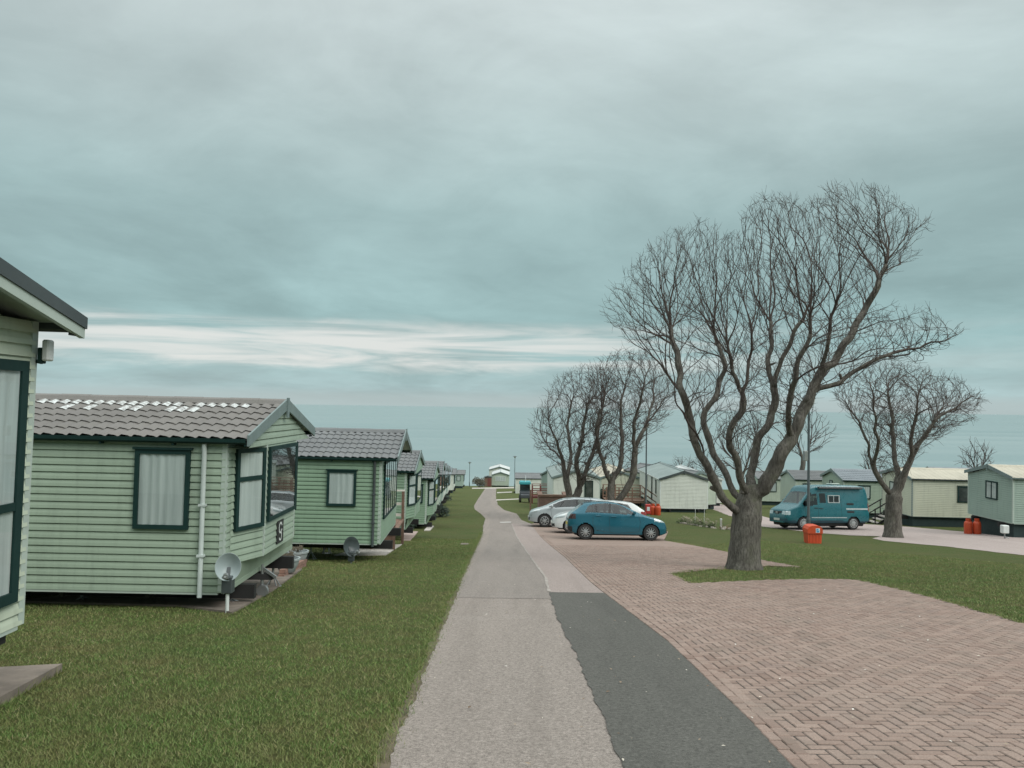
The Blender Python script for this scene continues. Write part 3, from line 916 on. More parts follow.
# --- right row (front ends face the second drive)
def rhome(label, x, y, wl, rf, side2, fw, underbox=True, **k):
    return home('holiday_home', label, (x, y, G(y) + k.pop('up', .42)), k.pop('L', 9.5), 3.5, k.pop('H', 2.12), k.pop('rise', .58), R(180), R(k.pop('lean', -.6)), True, wall=wl, roof=rf, front='flat', overhang=.12,
                gap=.42, underbox=underbox, side2=side2, frontwin=fw, group=RG, **k)
rhome('blue green holiday home with a cream roof at the right edge', 23.4, 36.0, SG_D, RF_CRM, ((2.2, 3.0, .85, 1.75),), ((1.5, 2.4, .95, 1.82, (1.95,)),), tiles=False, up=.66, rise=.42, barge=GRYGRN, gutter=GRYGRN)
rhome('cream holiday home with a cream roof behind the lone right hand tree', 22.7, 43.7, CRM, RF_CRM, ((2.55, 3.35, .85, 1.75, (), (), 'room'), ), ((1.0, 1.8, .9, 1.75),), tiles=False, gutter=DARKTRIM, up=.58, rise=.44, trim=GRYGRN)
rhome('sage green holiday home with a blue grey roof right behind the van', 22.4, 52.0, SG_A, RF_BLUE, ((1.0, 1.8, .9, 1.8),), ((1.3, 1.8, .9, 1.95),), tiles=True)
rhome('green holiday home whose gable shows between the big tree and the van roof', 23.6, 64.0, SG_C, RF_GREY, ((.6, 1.2, .9, 1.8),), (), tiles=True)
rhome('green holiday home half hidden by the big trunk, left of the van', 24.0, 75.0, SG_C, RF_GREY, ((1.0, 1.8, .9, 1.8), (4, 4.7, .9, 1.8)), (), tiles=False)
rhome('grey green holiday home far back with a dark roof behind the right row', 33.0, 62.0, SG_D, RF_GREY, (), (), tiles=False)
rhome('pale holiday home far back, only its long roof showing over the cream one', 31.0, 55.5, WHT, RF_BLUE, (), (), tiles=False, L=12, up=.7)
# --- middle group, gables to the camera
MG = 'holiday homes in the middle, gables turned to the road'
def mhome(label, x, y, wl, rf, rz=-90, W=3.5, fw=(), **k):
    return home('holiday_home', label, (x, y, G(y) + k.pop('up', .30)), k.pop('L', 9), W, k.pop('H', 2.12), .58, R(rz), 0, wall=wl, roof=rf, front='flat', overhang=.10, gap=.42, underbox=True, frontwin=fw, group=MG, tiles=False, **k)
mhome('white holiday home with a plain blank gable, left of the big trunk', 11.05, 57.0, WHT, RF_GRN, side=((5.6, 5.9, .3, 2.0), (7.3, 7.6, .9, 1.9), (3.0, 3.6, .9, 1.9)), trim=WHITETRIM, gutter=WHITETRIM, barge=DARKTRIM)
mhome('white holiday home peeping over the blank gabled one', 15.9, 71.0, WHT, RF_WHT, trim=WHITETRIM, barge=WHITETRIM)
mhome('green holiday home behind the big tree limbs with a dark corner pipe', 13.9, 62.5, SG_C, RF_GREY, W=3.3, trim=DARKTRIM, rz=-68)
mhome('cream gabled holiday home with a green tinted roof behind the wooden stairs', 8.0, 68.5, CRM, RF_CRM, trim=PALETRIM, gutter=DKGRN, barge=GRYGRN)
mhome('white holiday home with a dark door behind the pair of trees', 3.2, 58.0, WHT, RF_GRN, fw=((2.35, 3.0, .1, 1.95, (), (), 'room'),), barge=GRYGRN)
mhome('grey roofed holiday home turned at an angle behind the red brown deck', 3.2, 80.0, SG_D, RF_GRN, rz=-158, up=.5, L=8)
mhome('low pale holiday home with a dark window behind the turquoise topped vehicle', .7, 112.0, WHT, RF_GREY, rz=180, L=8.5, side2=((7.0, 7.9, .5, 1.9, (), (), 'room'),), W=3.6)
# pale fascia and soffit strip under the dark verge of the nearest home
mb = MB(); hw_, o_ = 1.75, .11
for sd in (0, 1):
    s_ = 1 if sd == 0 else -1
    yy = lambda y: -hw_ + y if sd == 0 else hw_ - y
    mb = MB(); x_ = 4.5 + .33; z_ = .25 + 2.46
    mb.prism([(-o_ - .02, z_ - .115), (1.75, z_ + .45 - .115), (1.75, z_ + .45 - .034), (-o_ - .02, z_ - .034)], lambda p: (x_ - .03, yy(p[0]), p[1]), lambda p: (x_ + .014, yy(p[0]), p[1]))
    mb.build('fascia', PALETRIM, C1)
# ------------------------------------------------------------------ bare trees
m, t = newmat('bark')
c = t.pos()
n1 = t.noise(t.map(c, (1, 1, .35)), 5, 7, .65); n2 = t.noise(t.map(c, (1, 1, .25)), 26, 6, .7)
k = t.ramp(n1, [(.3, (.085, .078, .068)), (.55, (.160, .150, .130)), (.75, (.225, .215, .188))])
k = t.mix(t.ramp(n2, [(.38, .65), (.58, 0.0)]), k, (.030, .026, .022))
k = t.mix(t.ramp(t.noise(c, 2.2, 5, .6), [(.55, 0.0), (.75, .5)]), k, (.105, .115, .070))
t.pbr(k, .9, 0, t.bump(t.math('ADD', t.math('MULTIPLY', n1, .6), n2), .9, .035), .2)
BARK = m
m, t = newmat('twig_bark')
c = t.pos()
t.pbr(t.ramp(t.noise(c, 1.6, 4), [(.35, (.062, .050, .045)), (.65, (.105, .088, .078))]), .85, 0, None, .2)
TWIG = m

def colonize(nodes, parents, att, step, infl, kill, iters, rng, trop=.12, cap=9000, wig=.2):
    """space colonisation: nodes grow towards the attraction points that nothing has reached yet"""
    nodes = [np.array(n, float) for n in nodes]; parents = list(parents)
    att = np.array(att, float); alive = np.ones(len(att), bool)
    nd = np.full(len(att), 1e9); ni = np.zeros(len(att), int); kd = np.full(len(att), 1e9)
    def upd(lo):
        arr = np.array(nodes[lo:])
        idx = np.where(alive)[0]
        if not len(idx) or not len(arr): return
        dr = []
        for q in range(lo, len(nodes)):
            p = parents[q]
            v = nodes[q] - nodes[p] if p >= 0 else np.array((0, 0, 1.0))
            v = v / (np.linalg.norm(v) + 1e-9) + np.array((0, 0, .45)); dr.append(v / np.linalg.norm(v))
        dr = np.array(dr)
        df = att[idx][:, None, :] - arr[None]
        d0 = np.linalg.norm(df, axis=2) + 1e-9
        cosv = (df * dr[None]).sum(2) / d0
        d = d0 * (1.9 - 1.05 * cosv)          # wood reaches ahead and upwards, hardly ever back
        j = d.argmin(1); ar = np.arange(len(idx)); dm = d[ar, j]
        b = dm < nd[idx]
        nd[idx[b]] = dm[b]; ni[idx[b]] = j[b] + lo
        kd[idx] = np.minimum(kd[idx], d0.min(1))
    upd(0)
    grown = {}
    for it in range(iters):
        idx = np.where(alive & (nd < infl))[0]
        if not len(idx): break
        lo = len(nodes); acc = {}
        for a in idx:
            n = ni[a]; v = att[a] - nodes[n]; v /= (np.linalg.norm(v) + 1e-9)
            acc[n] = acc.get(n, 0) + v
        for n, v in acc.items():
            if grown.get(n, 0) >= 3: continue
            ln = np.linalg.norm(v)
            if ln < .15: continue
            v = v / ln
            p = parents[n]
            if p >= 0:
                q = nodes[n] - nodes[p]; q = q / (np.linalg.norm(q) + 1e-9)
                v = v * .62 + q * .5
            v = v + rng.normal(0, wig, 3); v[2] += trop
            v /= np.linalg.norm(v)
            nodes.append(nodes[n] + v * step); parents.append(n); grown[n] = grown.get(n, 0) + 1
        upd(lo)
        alive &= ~(kd < kill)
        if len(nodes) > cap: break
    return nodes, parents

def bare_tree(label, base, limbs, att, seed, tip=.0065, step=.16, infl=1.6, kill=.26, expo=2.35, rmax=None, twig_len=.30, ntw=3, group=None, cap=9000, thick=.045, sides=8, trop=.12, tw_r=.0042, name='bare_tree', stubs=8, trunk_r=.4, split=None):
    """limbs: list of polylines (world points, with optional radii), the first one is the trunk; a limb starts at the nearest trunk node"""
    rng = np.random.default_rng(seed)
    base = Vector(base)
    nodes, par, fixr = [], [], {}
    def addline(pts, start):
        prev = start; wob = Vector((0, 0, 0))
        for i in range(len(pts) - 1 if start is None else len(pts)):
            if start is None:
                a, b = pts[i], pts[i + 1]
            else:
                a = Vector(nodes[prev]) if i == 0 else pts[i - 1]; b = pts[i]
            ln = (b - a).length; k = max(1, round(ln / step))
            for j in range(k + (1 if (start is None and i == 0) else 0)):
                tt = (j + (0 if (start is None and i == 0) else 1)) / k
                q = a.lerp(b, tt)
                if start is not None:
                    wob = wob * .8 + Vector(rng.normal(0, .035, 3)); q = q + wob
                nodes.append(np.array(q)); par.append(-1 if prev is None else prev); prev = len(nodes) - 1
    addline(limbs[0], None)
    nt0 = len(nodes)
    for l in limbs[1:]:
        d = [np.linalg.norm(np.array(l[0]) - n) for n in nodes]
        j = int(np.argmin(d))
        addline(l[1:] if d[j] < .12 else l, j)
    nodes, par = colonize(nodes, par, att, step, infl, kill, 260, rng, trop, cap)
    print('tree nodes', len(nodes), flush=True)
    # fine twigs at the tips and along the thin wood
    n0 = len(nodes); ch = [0] * n0
    for p in par:
        if p >= 0: ch[p] += 1
    rad0 = None
    tips = [i for i in range(n0) if ch[i] == 0]
    twigs = []; zmid = base.z + .55 * (max(q[2] for q in nodes) - base.z)
    for i in range(n0):
        if i < nt0 + 5: continue
        k = ntw + (1 if nodes[i][2] > zmid else 0) if ch[i] == 0 else (1 if rng.random() < .38 else 0)
        if k == 0 or par[i] < 0: continue
        d = nodes[i] - nodes[par[i]]; d /= (np.linalg.norm(d) + 1e-9)
        for _ in range(k):
            v = d + rng.normal(0, .55, 3); v[2] += .12; v /= np.linalg.norm(v)
            L_ = twig_len * rng.uniform(.45, 1.2)
            p0 = nodes[i]; p1 = p0 + v * L_ * .5; v2 = v + rng.normal(0, .35, 3); v2[2] += .15; v2 /= np.linalg.norm(v2)
            twigs.append((p0, p1, p1 + v2 * L_ * .5, i))
    # radii by the pipe model
    rad = np.zeros(n0)
    for i in range(n0 - 1, -1, -1):
        if rad[i] == 0: rad[i] = tip ** expo
        if par[i] >= 0: rad[par[i]] += rad[i]
    rad = rad ** (1 / expo)
    sc = trunk_r / rad[nt0 // 2]
    # squeeze so that the trunk has its measured girth while tips stay fine
    lg = math.log(trunk_r / tip) / math.log(rad[nt0 // 2] / tip)
    rad = tip * (rad / tip) ** lg
    rad[nt0:] = np.where(rad[nt0:] > .03, rad[nt0:] * .82, rad[nt0:])
    # polylines
    kidsl = [[] for _ in range(n0)]
    for i, p in enumerate(par):
        if p >= 0: kidsl[p].append(i)
    wood, fine = MB(), MB()
    stack = [(0, None)]
    while stack:
        s_, pre = stack.pop()
        line = [pre] if pre is not None else []
        line.append(s_); i = s_
        while kidsl[i]:
            ks = sorted(kidsl[i], key=lambda q: -rad[q])
            for q in ks[1:]: stack.append((q, i))
            i = ks[0]; line.append(i)
        pts = [Vector(nodes[q]) for q in line]; rr = [float(rad[q]) for q in line]
        if pre is not None: rr[0] = min(rr[0], rr[1] * 1.25)
        # smooth the centre line a little
        sp = pts[:]
        for q in range(1, len(pts) - 1): sp[q] = pts[q] * .5 + (pts[q - 1] + pts[q + 1]) * .25
        cut = len(rr)
        for q, r_ in enumerate(rr):
            if r_ < thick: cut = q; break
        if cut >= 2:
            r2 = rr[:cut + 1]
            if s_ == 0:
                z0 = base.z
                r2 = [r_ * (1 + .30 * math.exp(-max(0, sp[q].z - z0) / .28) + .03 * math.sin(q * 1.9)) for q, r_ in enumerate(r2)]
            else: r2 = [r_ * (1 + .04 * math.sin(q * 1.7 + s_) + .03 * math.sin(q * 3.1) + (.16 * math.exp(-q / 1.5) if q < 6 else 0) + (.22 if (q * 7 + s_) % 23 == 0 and r_ > .05 else 0)) for q, r_ in enumerate(r2)]
            wood.tube(sp[:cut + 1], r2, 18 if s_ == 0 else sides)
        if cut < len(rr):
            a = max(0, cut - 0) if cut < 2 else cut
            a = 0 if cut < 2 else cut
            seg = sp[a:]; r3 = rr[a:]
            if len(seg) >= 2: fine.tube(seg, r3, 5 if r3[0] > .02 else 4, False)
    r2_ = random.Random(seed)
    big = [i for i in range(nt0, n0) if .05 < rad[i] < .17 and nodes[i][2] < base.z + 5]
    for i in r2_.sample(big, min(len(big), stubs)):
        d = nodes[i] - nodes[par[i]]; d /= np.linalg.norm(d) + 1e-9
        v = rng.normal(0, 1, 3); v -= d * v.dot(d); v /= np.linalg.norm(v); v = v + d * .5; v[2] += .2
        p0 = Vector(nodes[i]); L_ = rad[i] + r2_.uniform(.05, .13); rr_ = rad[i] * r2_.uniform(.45, .7)
        wood.tube([p0, p0 + Vector(v) * L_ * .8, p0 + Vector(v) * L_], [rr_ * 1.1, rr_, rr_ * .75], 8)
    for p0, p1, p2, i in twigs: fine.tube([p0, p1, p2], [max(tw_r, rad[i] * .45), tw_r, tw_r * .6], 3, False)
    T = thing(name, label, 'tree', base, 0, group)
    for o_, nm, mt in ((wood, 'trunk', BARK), (fine, 'crown', TWIG)):
        o_.v = [v - base for v in o_.v]
        ob = o_.build(nm, mt, T, smooth=True, sharp=180)
    if wood.v:
        pass
    return T
def in_poly_att(poly, Y, depth, n, rng, shell=.35):
    """attraction points filling a crown of this outline, as deep as it is wide"""
    xs_ = [p[0] for p in poly]; ys_ = [p[1] for p in poly]; out = []
    while len(out) < n:
        x, y = rng.uniform(min(xs_), max(xs_)), rng.uniform(min(ys_), max(ys_))
        if not inside(poly, x, y): continue
        # width of the outline here
        l = x
        while inside(poly, l, y) and l > min(xs_): l -= 6
        r_ = x
        while inside(poly, r_, y) and r_ < max(xs_): r_ += 6
        q = max(-1, min(1, (x - (l + r_) / 2) / max(1, (r_ - l) / 2)))
        dd = depth * math.sqrt(max(0, 1 - q * q)) * min(1, (r_ - l) / 120 + .2)
        out.append(AT(x, y, Y + rng.uniform(-dd, dd)))
    return out
def LP(Y, *pts):   # limb points: photo place and depth offset
    return [AT(p[0], p[1], Y + (p[2] if len(p) > 2 else 0)) for p in pts]

rg = np.random.default_rng(11)
Y1 = 18.0
crown1 = [(600, 316), (613, 287), (647, 246), (672, 232), (700, 219), (735, 238), (745, 210), (758, 195), (788, 198), (806, 205), (834, 184), (862, 188), (887, 187), (904, 205), (931, 219), (914, 262), (896, 275), (880, 290), (868, 306), (895, 312), (925, 310), (965, 336), (940, 352), (912, 366), (860, 372), (822, 388), (806, 420), (760, 440), (722, 440), (690, 400), (668, 362), (630, 347)]
b1 = P(744, 569)
Y1 = b1.y
trunk1 = [b1 + Vector((0, 0, -.15)), b1 + Vector((.0, 0, .3))] + LP(Y1, (745, 545), (746.5, 522), (748.5, 505), (752, 492))
limbs1 = [trunk1,
  LP(Y1, (747, 515), (732, 508, -.15), (719, 484, -.3), (706, 453, -.45), (697, 433, -.5), (690, 412, -.6), (683, 388, -.7), (668, 366, -.8), (648, 345, -.9), (626, 325, -1.0)),
  LP(Y1, (683, 388, -.7), (672, 352, -.3), (664, 320, 0), (655, 285, .2)),
  LP(Y1, (748, 506), (735, 500, .2), (724, 467, .35), (712, 443, .5), (704, 421, .6), (716, 394, .8), (721, 368, .9), (714, 332, 1.1), (702, 290, 1.2), (694, 255, 1.3)),
  LP(Y1, (749, 500), (742, 488, -.3), (736, 460, -.5), (730, 437, -.7), (740, 418, -.8), (744, 397, -.9), (750, 368, -1.0), (752, 330, -1.1), (762, 285, -1.3), (766, 235, -1.4)),
  LP(Y1, (744, 397, -.9), (733, 372, -1.2), (727, 340, -1.5), (735, 300, -1.7), (728, 262, -1.8)),
  LP(Y1, (752, 492), (755, 470, .3), (758, 444, .4), (770, 421, .5), (774, 390, .5), (788, 352, .5), (806, 305, .4), (820, 262, .3), (838, 215, .2)),
  LP(Y1, (774, 390, .5), (768, 360, .9), (772, 320, 1.2), (786, 275, 1.5), (790, 230, 1.6)),
  LP(Y1, (752, 495), (764, 488, -.1), (780, 465, -.2), (793, 437, -.3), (801, 406, -.3), (818, 373, -.3), (848, 340, -.3), (872, 298, -.2), (890, 250, -.2), (898, 215, -.2)),
  LP(Y1, (818, 373, -.3), (824, 340, -.7), (838, 300, -1.1), (850, 255, -1.3)),
  LP(Y1, (793, 437, -.3), (788, 415, -.8), (795, 385, -1.2), (806, 350, -1.5), (812, 310, -1.8), (815, 265, -2.0)),
  LP(Y1, (803, 400, -.3), (830, 384, -.2), (858, 369, 0), (890, 352, .1), (925, 343, .2), (955, 336, .2)),
  LP(Y1, (780, 465, -.2), (792, 440, .5), (806, 408, 1.0), (826, 372, 1.4), (842, 330, 1.7), (858, 280, 1.9)),
  LP(Y1, (706, 453, -.45), (690, 430, -1.0), (676, 400, -1.5), (668, 360, -1.8), (676, 310, -2.0)),
]
limbs1 = [limbs1[0]] + [l if i in (10,) else l[:-1] if i in (7, 8, 9) else l[:max(3, len(l) - (2 if len(l) > 4 else 1))] for i, l in enumerate(limbs1[1:])]
att1 = in_poly_att(crown1, Y1, 2.7, 5000, rg)
bare_tree('biggest bare tree, many sinuous limbs, in a grass island of the paving', b1, limbs1, att1, 5, tip=.0040, step=.13, infl=1.9, kill=.17, expo=2.3, trunk_r=.35, cap=14000, twig_len=.26, ntw=2, tw_r=.0034, name='bare_tree', trop=.14)

def auto_tree(label, base_px, D, crown, stems, n, seed, trunk_r, depth, **k):
    b = AT(base_px[0], base_px[1], D); b = Vector((b.x, D, G(D)))
    r_ = np.random.default_rng(seed)
    tr = [b + Vector((0, 0, -.15)), b + Vector((0, 0, .4))] + LP(D, *stems[0])
    limbs = [tr] + [LP(D, *s) for s in stems[1:]]
    att = in_poly_att(crown, D, depth, n, r_)
    return bare_tree(label, b, limbs, att, seed, trunk_r=trunk_r, **k)
TG = 'bare trees on the lawn'
far_k = dict(tip=.0068, step=.2, infl=2.2, kill=.28, twig_len=.5, ntw=2, tw_r=.0072, thick=.06, sides=7)
auto_tree('left of the pair of bare trees behind the parked cars, with two close trunks', (570, 520), 45.0,
          [(530, 432), (536, 412), (546, 392), (562, 376), (585, 366), (612, 370), (620, 400), (618, 440), (604, 470), (592, 484), (566, 478), (548, 462), (532, 446)],
          [((569, 505), (570, 496)), ((570, 500), (566, 480), (562, 462), (556, 440, -.8), (548, 420, -1.2)), ((569, 508), (580, 490, .3), (588, 470, .4), (595, 448, .6), (600, 420, .8), (602, 392, 1)),
           ((566, 480), (572, 455, 1), (570, 425, 1.5), (575, 392, 1.8)), ((580, 490, .3), (578, 462, -.7), (582, 430, -1.2), (588, 395, -1.8)), ((562, 462), (550, 450, 1), (540, 436, 1.6))],
          2300, 21, .40, 3.2, **far_k)
auto_tree('right hand one of the paired bare trees behind the blue car', (613, 520), 44.0,
          [(585, 400), (590, 375), (600, 360), (622, 350), (645, 352), (664, 366), (676, 388), (674, 410), (664, 425), (648, 440), (636, 462), (622, 480), (602, 478), (592, 450)],
          [((612, 505), (612, 498)), ((612, 500), (611, 482), (602, 462), (596, 448, -.5), (598, 420, -.9), (606, 390, -1.2)), ((611, 482), (620, 462, .5), (622, 440, 1), (620, 405, 1.4), (628, 372, 1.6)),
           ((613, 508), (622, 495, -.2), (632, 475, -.3), (634, 452, -.4), (644, 430, -.4), (658, 408, -.5), (668, 392, -.5)), ((634, 452, -.4), (633, 425, -1.2), (640, 395, -1.7), (648, 368, -2)),
           ((644, 430, -.4), (650, 405, .8), (655, 375, 1.4))],
          2500, 22, .37, 3.4, **far_k)
auto_tree('bare tree standing alone beside the second drive on the right', (893, 537), 35.0,
          [(830, 398), (838, 384), (856, 374), (880, 364), (905, 364), (935, 374), (962, 380), (984, 402), (972, 420), (945, 436), (926, 448), (910, 468), (900, 478), (882, 474), (870, 450), (862, 430), (846, 412)],
          [((893, 520), (894, 500), (895, 490)), ((894, 498), (884, 484, -.2), (873, 466, -.3), (868, 445, -.4), (858, 420, -.6), (845, 402, -.8)), ((895, 490), (897, 470, .4), (893, 445, .7), (888, 410, .9), (885, 380, 1)),
           ((895, 492), (905, 478, -.2), (914, 458, -.3), (924, 435, -.4), (945, 412, -.5), (968, 398, -.5)), ((914, 458, -.3), (912, 430, -1), (918, 400, -1.4), (925, 378, -1.6)),
           ((873, 466, -.3), (880, 440, -1.2), (875, 410, -1.7), (872, 385, -1.8)), ((905, 478, -.2), (915, 450, 1), (930, 425, 1.5), (945, 395, 1.8))],
          2300, 23, .35, 3.0, tip=.0056, step=.17, infl=1.9, kill=.22, twig_len=.42, ntw=2, tw_r=.0058, thick=.05)
fk = dict(stubs=0, tip=.02, step=.34, infl=3.0, kill=.5, twig_len=.8, ntw=2, tw_r=.014, thick=.08, sides=6)
for lb, bp, D, cr, n, sd in (
    ('small bare tree behind the roofs near the right edge', (978, 500), 62, [(960, 466), (963, 455), (972, 446), (985, 446), (994, 456), (995, 466), (985, 474), (968, 474)], 260, 31),
    ('faint bare treetop between the lone tree and the cream roof', (872, 505), 80, [(858, 470), (860, 460), (868, 454), (880, 458), (884, 470)], 160, 32),
    ('reddish bare tree behind the roofs, left of the big trunk', (703, 500), 86, [(690, 478), (692, 462), (700, 452), (716, 456), (726, 464), (728, 480)], 240, 33),
    ('low bare treetop over the white roof, left of the reddish one', (682, 500), 95, [(670, 470), (674, 462), (684, 459), (694, 464), (696, 474)], 150, 34),
    ('bare tree at the back, glimpsed between the limbs of the big tree', (742, 500), 64, [(716, 470), (714, 440), (722, 418), (742, 408), (764, 420), (770, 450), (764, 474)], 420, 35),
    ('bare tree at the back, right of the big trunk behind the lamp post', (800, 500), 70, [(776, 440), (780, 415), (800, 402), (826, 416), (836, 434), (830, 448), (800, 458), (782, 456)], 170, 36)):
    cx = sum(p[0] for p in cr) / len(cr); cy = max(p[1] for p in cr)
    auto_tree(lb, bp, D, cr, [((bp[0], (bp[1] + cy) / 2), (cx, cy + 4)), ((cx, cy + 4), (cx - 3, cy - 8), (cx - 6, cy - 16)), ((cx, cy + 4), (cx + 4, cy - 7), (cx + 7, cy - 14))], n, sd, .22, 2.2, **fk)
# ------------------------------------------------------------------ vehicles
def paint(name, col, rough=.22, metal=.3):
    return plain(name, col, rough, metal, var=.05, scale=1.2, bump=0, spec=.5, coat=.7)
BLUECAR = paint('teal_blue_car_paint', (.010, .105, .150))
VANBLUE = paint('turquoise_van_paint', (.006, .112, .135), .3, .1)
SILVER = paint('silver_car_paint', (.36, .40, .41), .35, .3)
WHITECAR = paint('white_car_paint', (.56, .59, .58), .3, 0.0)
CARGLASS = glass_mat('car_glass', (.34, .40, .40), 1.6, .03)
CABIN = plain('car_cabin', (.030, .034, .036), .8, var=.3)
BLACKPL = plain('black_plastic', (.014, .016, .017), .5, var=.2)
LAMPGL = plain('headlight_lens', (.55, .60, .60), .12, .5, var=.2, coat=1.0, bump=0)
REDLENS = plain('red_lens', (.22, .015, .012), .2, var=.2, coat=.8, bump=0)
DARKLENS = plain('smoked_tail_lens', (.035, .016, .016), .15, var=.3, coat=1.0, bump=0)
RIMS = plain('wheel_rim', (.42, .44, .44), .35, .6, var=.1, bump=0)
def interp(pts, x):
    if x <= pts[0][0]: return pts[0][1]
    for (a, b), (c, d) in zip(pts, pts[1:]):
        if x <= c:
            t_ = (x - a) / (c - a + 1e-9); return b + (d - b) * t_
    return pts[-1][1]
def smooth_prof(pts, k=2):
    """rounds the corners of a profile polyline (Chaikin)"""
    for _ in range(k):
        out = [pts[0]]
        for (a, b), (c, d) in zip(pts, pts[1:]):
            out += [(a * .75 + c * .25, b * .75 + d * .25), (a * .25 + c * .75, b * .25 + d * .75)]
        pts = out + [pts[-1]]
    return pts
def in2(poly, x, y): return inside(poly, x, y)
def vehicle(name, label, cat, loc, rz, tilt, S, body_mat, group=None):
    """S: shape dict; local +x is forward, y sideways, wheels on z = 0"""
    T = thing(name, label, cat, loc, rz, group, tilt)
    top = smooth_prof(S['top']); bot = S['bottom']; belt = S['belt']; wid = smooth_prof(S['width'])
    lean = S.get('lean', .34)
    x0, x1 = top[0][0], top[-1][0]
    NX, NV = S.get('nx', 190), 58
    def sect(x):
        zb, zt = interp(bot, x), interp(top, x); w_ = interp(wid, x)
        sh = min(interp(belt, x), zt - .035 - .10 * max(0, min(1, (zt - zb - .3)))) if zt - interp(belt, x) < .12 else interp(belt, x)
        sh = max(sh, zb + .02)
        up = zt - sh
        wg = w_ * (1 - .02) - lean * max(0, up - .06) - .03
        if up < .14: wg = w_ * .93
        rr = min(.14, up * .8)
        key = [(.84 * w_, zb), (.965 * w_, zb + .05 * min(1, (sh - zb))), (1.0 * w_, zb + .42 * (sh - zb)), (.985 * w_, zb + .75 * (sh - zb)), (.965 * w_, sh), (wg + (.965 * w_ - wg) * .12, sh + (up - rr * .55) * .9), (wg - .03, zt - rr * .28), (wg - .14, zt - .035 * min(1, up * 3)), (wg * .45, zt - .006), (0, zt)]
        return key
    def cat_(k, v):
        n = len(k) - 1; f = v * n; i = min(int(f), n - 1); t_ = f - i
        p0, p1, p2, p3 = k[max(i - 1, 0)], k[i], k[i + 1], k[min(i + 2, n)]
        r_ = []
        for a in range(2):
            m1, m2 = (p2[a] - p0[a]) * .35, (p3[a] - p1[a]) * .35
            t2, t3 = t_ * t_, t_ * t_ * t_
            r_.append((2 * t3 - 3 * t2 + 1) * p1[a] + (t3 - 2 * t2 + t_) * m1 + (-2 * t3 + 3 * t2) * p2[a] + (t3 - t2) * m2)
        return r_
    xsn = []
    for i in range(NX + 1):
        u = i / NX; u = .5 - .5 * math.cos(math.pi * u) if S.get('dense_ends', True) else u
        u = .6 * u + .4 * i / NX
        xsn.append(x0 + (x1 - x0) * u)
    grid = [[cat_(sect(x), j / NV) for j in range(NV + 1)] for x in xsn]
    wheels = S['wheels']; wr = S['wheel_r']
    regs = S['regions']
    parts = {}
    def keep(nm): return parts.setdefault(nm, MB())
    for side in (1, -1):
        for i in range(NX):
            for j in range(NV):
                cx = (xsn[i] + xsn[i + 1]) / 2
                q = [grid[i][j], grid[i + 1][j], grid[i + 1][j + 1], grid[i][j + 1]]
                cy = sum(p_[0] for p_ in q) / 4; cz = sum(p_[1] for p_ in q) / 4
                if cy > .3 and any(math.hypot(cx - wx, (cz - wr) * (1 if cz > wr else .9)) < wr + .045 for wx in wheels) and cz < wr * 2.3: continue
                nm = 'body'
                for rn, fn in regs:
                    if fn(cx, cy, cz): nm = rn; break
                xsq = [xsn[i], xsn[i + 1], xsn[i + 1], xsn[i]]
                vs = [(xsq[a], side * max(0, q[a][0]), q[a][1]) for a in range(4)]
                f_ = (0, 1, 2, 3) if side > 0 else (3, 2, 1, 0)
                pm = keep(nm + ('|%d' % side if nm in S['sided'] else ''))
                pm.add(vs, [f_])
    # end caps
    for i, fx in ((0, 0), (NX, 1)):
        pl = [(p_[0], p_[1]) for p_ in grid[i]]
        vs = [(xsn[i], a, b) for a, b in pl] + [(xsn[i], -a, b) for a, b in pl[::-1]]
        keep('body').add(vs, [tuple(range(len(vs)))])
    mats = dict(body=body_mat, window=CARGLASS, windscreen=CARGLASS, rear_window=CARGLASS, headlight=LAMPGL, taillight=S.get('tail', DARKLENS), bumper=S.get('bumper', BLACKPL), trim=BLACKPL, roof_trim=BLACKPL)
    made = {}
    for nm, pm in parts.items():
        me = pm.build(nm.split('|')[0], mats[nm.split('|')[0]], T)
        bm = bmesh.new(); bm.from_mesh(me.data); bmesh.ops.remove_doubles(bm, verts=bm.verts, dist=.0008)
        bmesh.ops.recalc_face_normals(bm, faces=bm.faces); bm.to_mesh(me.data); bm.free()
        me.data.polygons.foreach_set('use_smooth', [True] * len(me.data.polygons)); me.data.set_sharp_from_angle(angle=R(50))
        made[nm] = me
    # cabin (dark seats and floor seen through the glass)
    mb = MB(); wz = S['belt_z']; cx0, cx1 = S['cabin']; hw = S['hw'] - .16
    mb.box((cx0, -hw, .28), (cx1, hw, wz - .12), .03)
    for sx_ in S['seats']:
        for yy in (-.36, .36):
            mb.box((sx_ - .10, yy - .22, wz - .13), (sx_ + .08, yy + .22, wz + .17), .05); mb.box((sx_ - .07, yy - .12, wz + .18), (sx_ + .03, yy + .12, wz + .36), .04)
    mb.build('interior', CABIN, T)
    # underbody and arches
    mb = MB(); mb.box((x0 + .25, -S['hw'] + .22, .17), (x1 - .25, S['hw'] - .22, .46), .05)
    mb.build('underbody', BLACKPL, T)
    def surf_y(x, z):
        g_ = [cat_(sect(x), j / 80) for j in range(81)]
        best = min(g_, key=lambda p_: abs(p_[1] - z) + (0 if p_[0] > .3 else 5))
        return best[0]
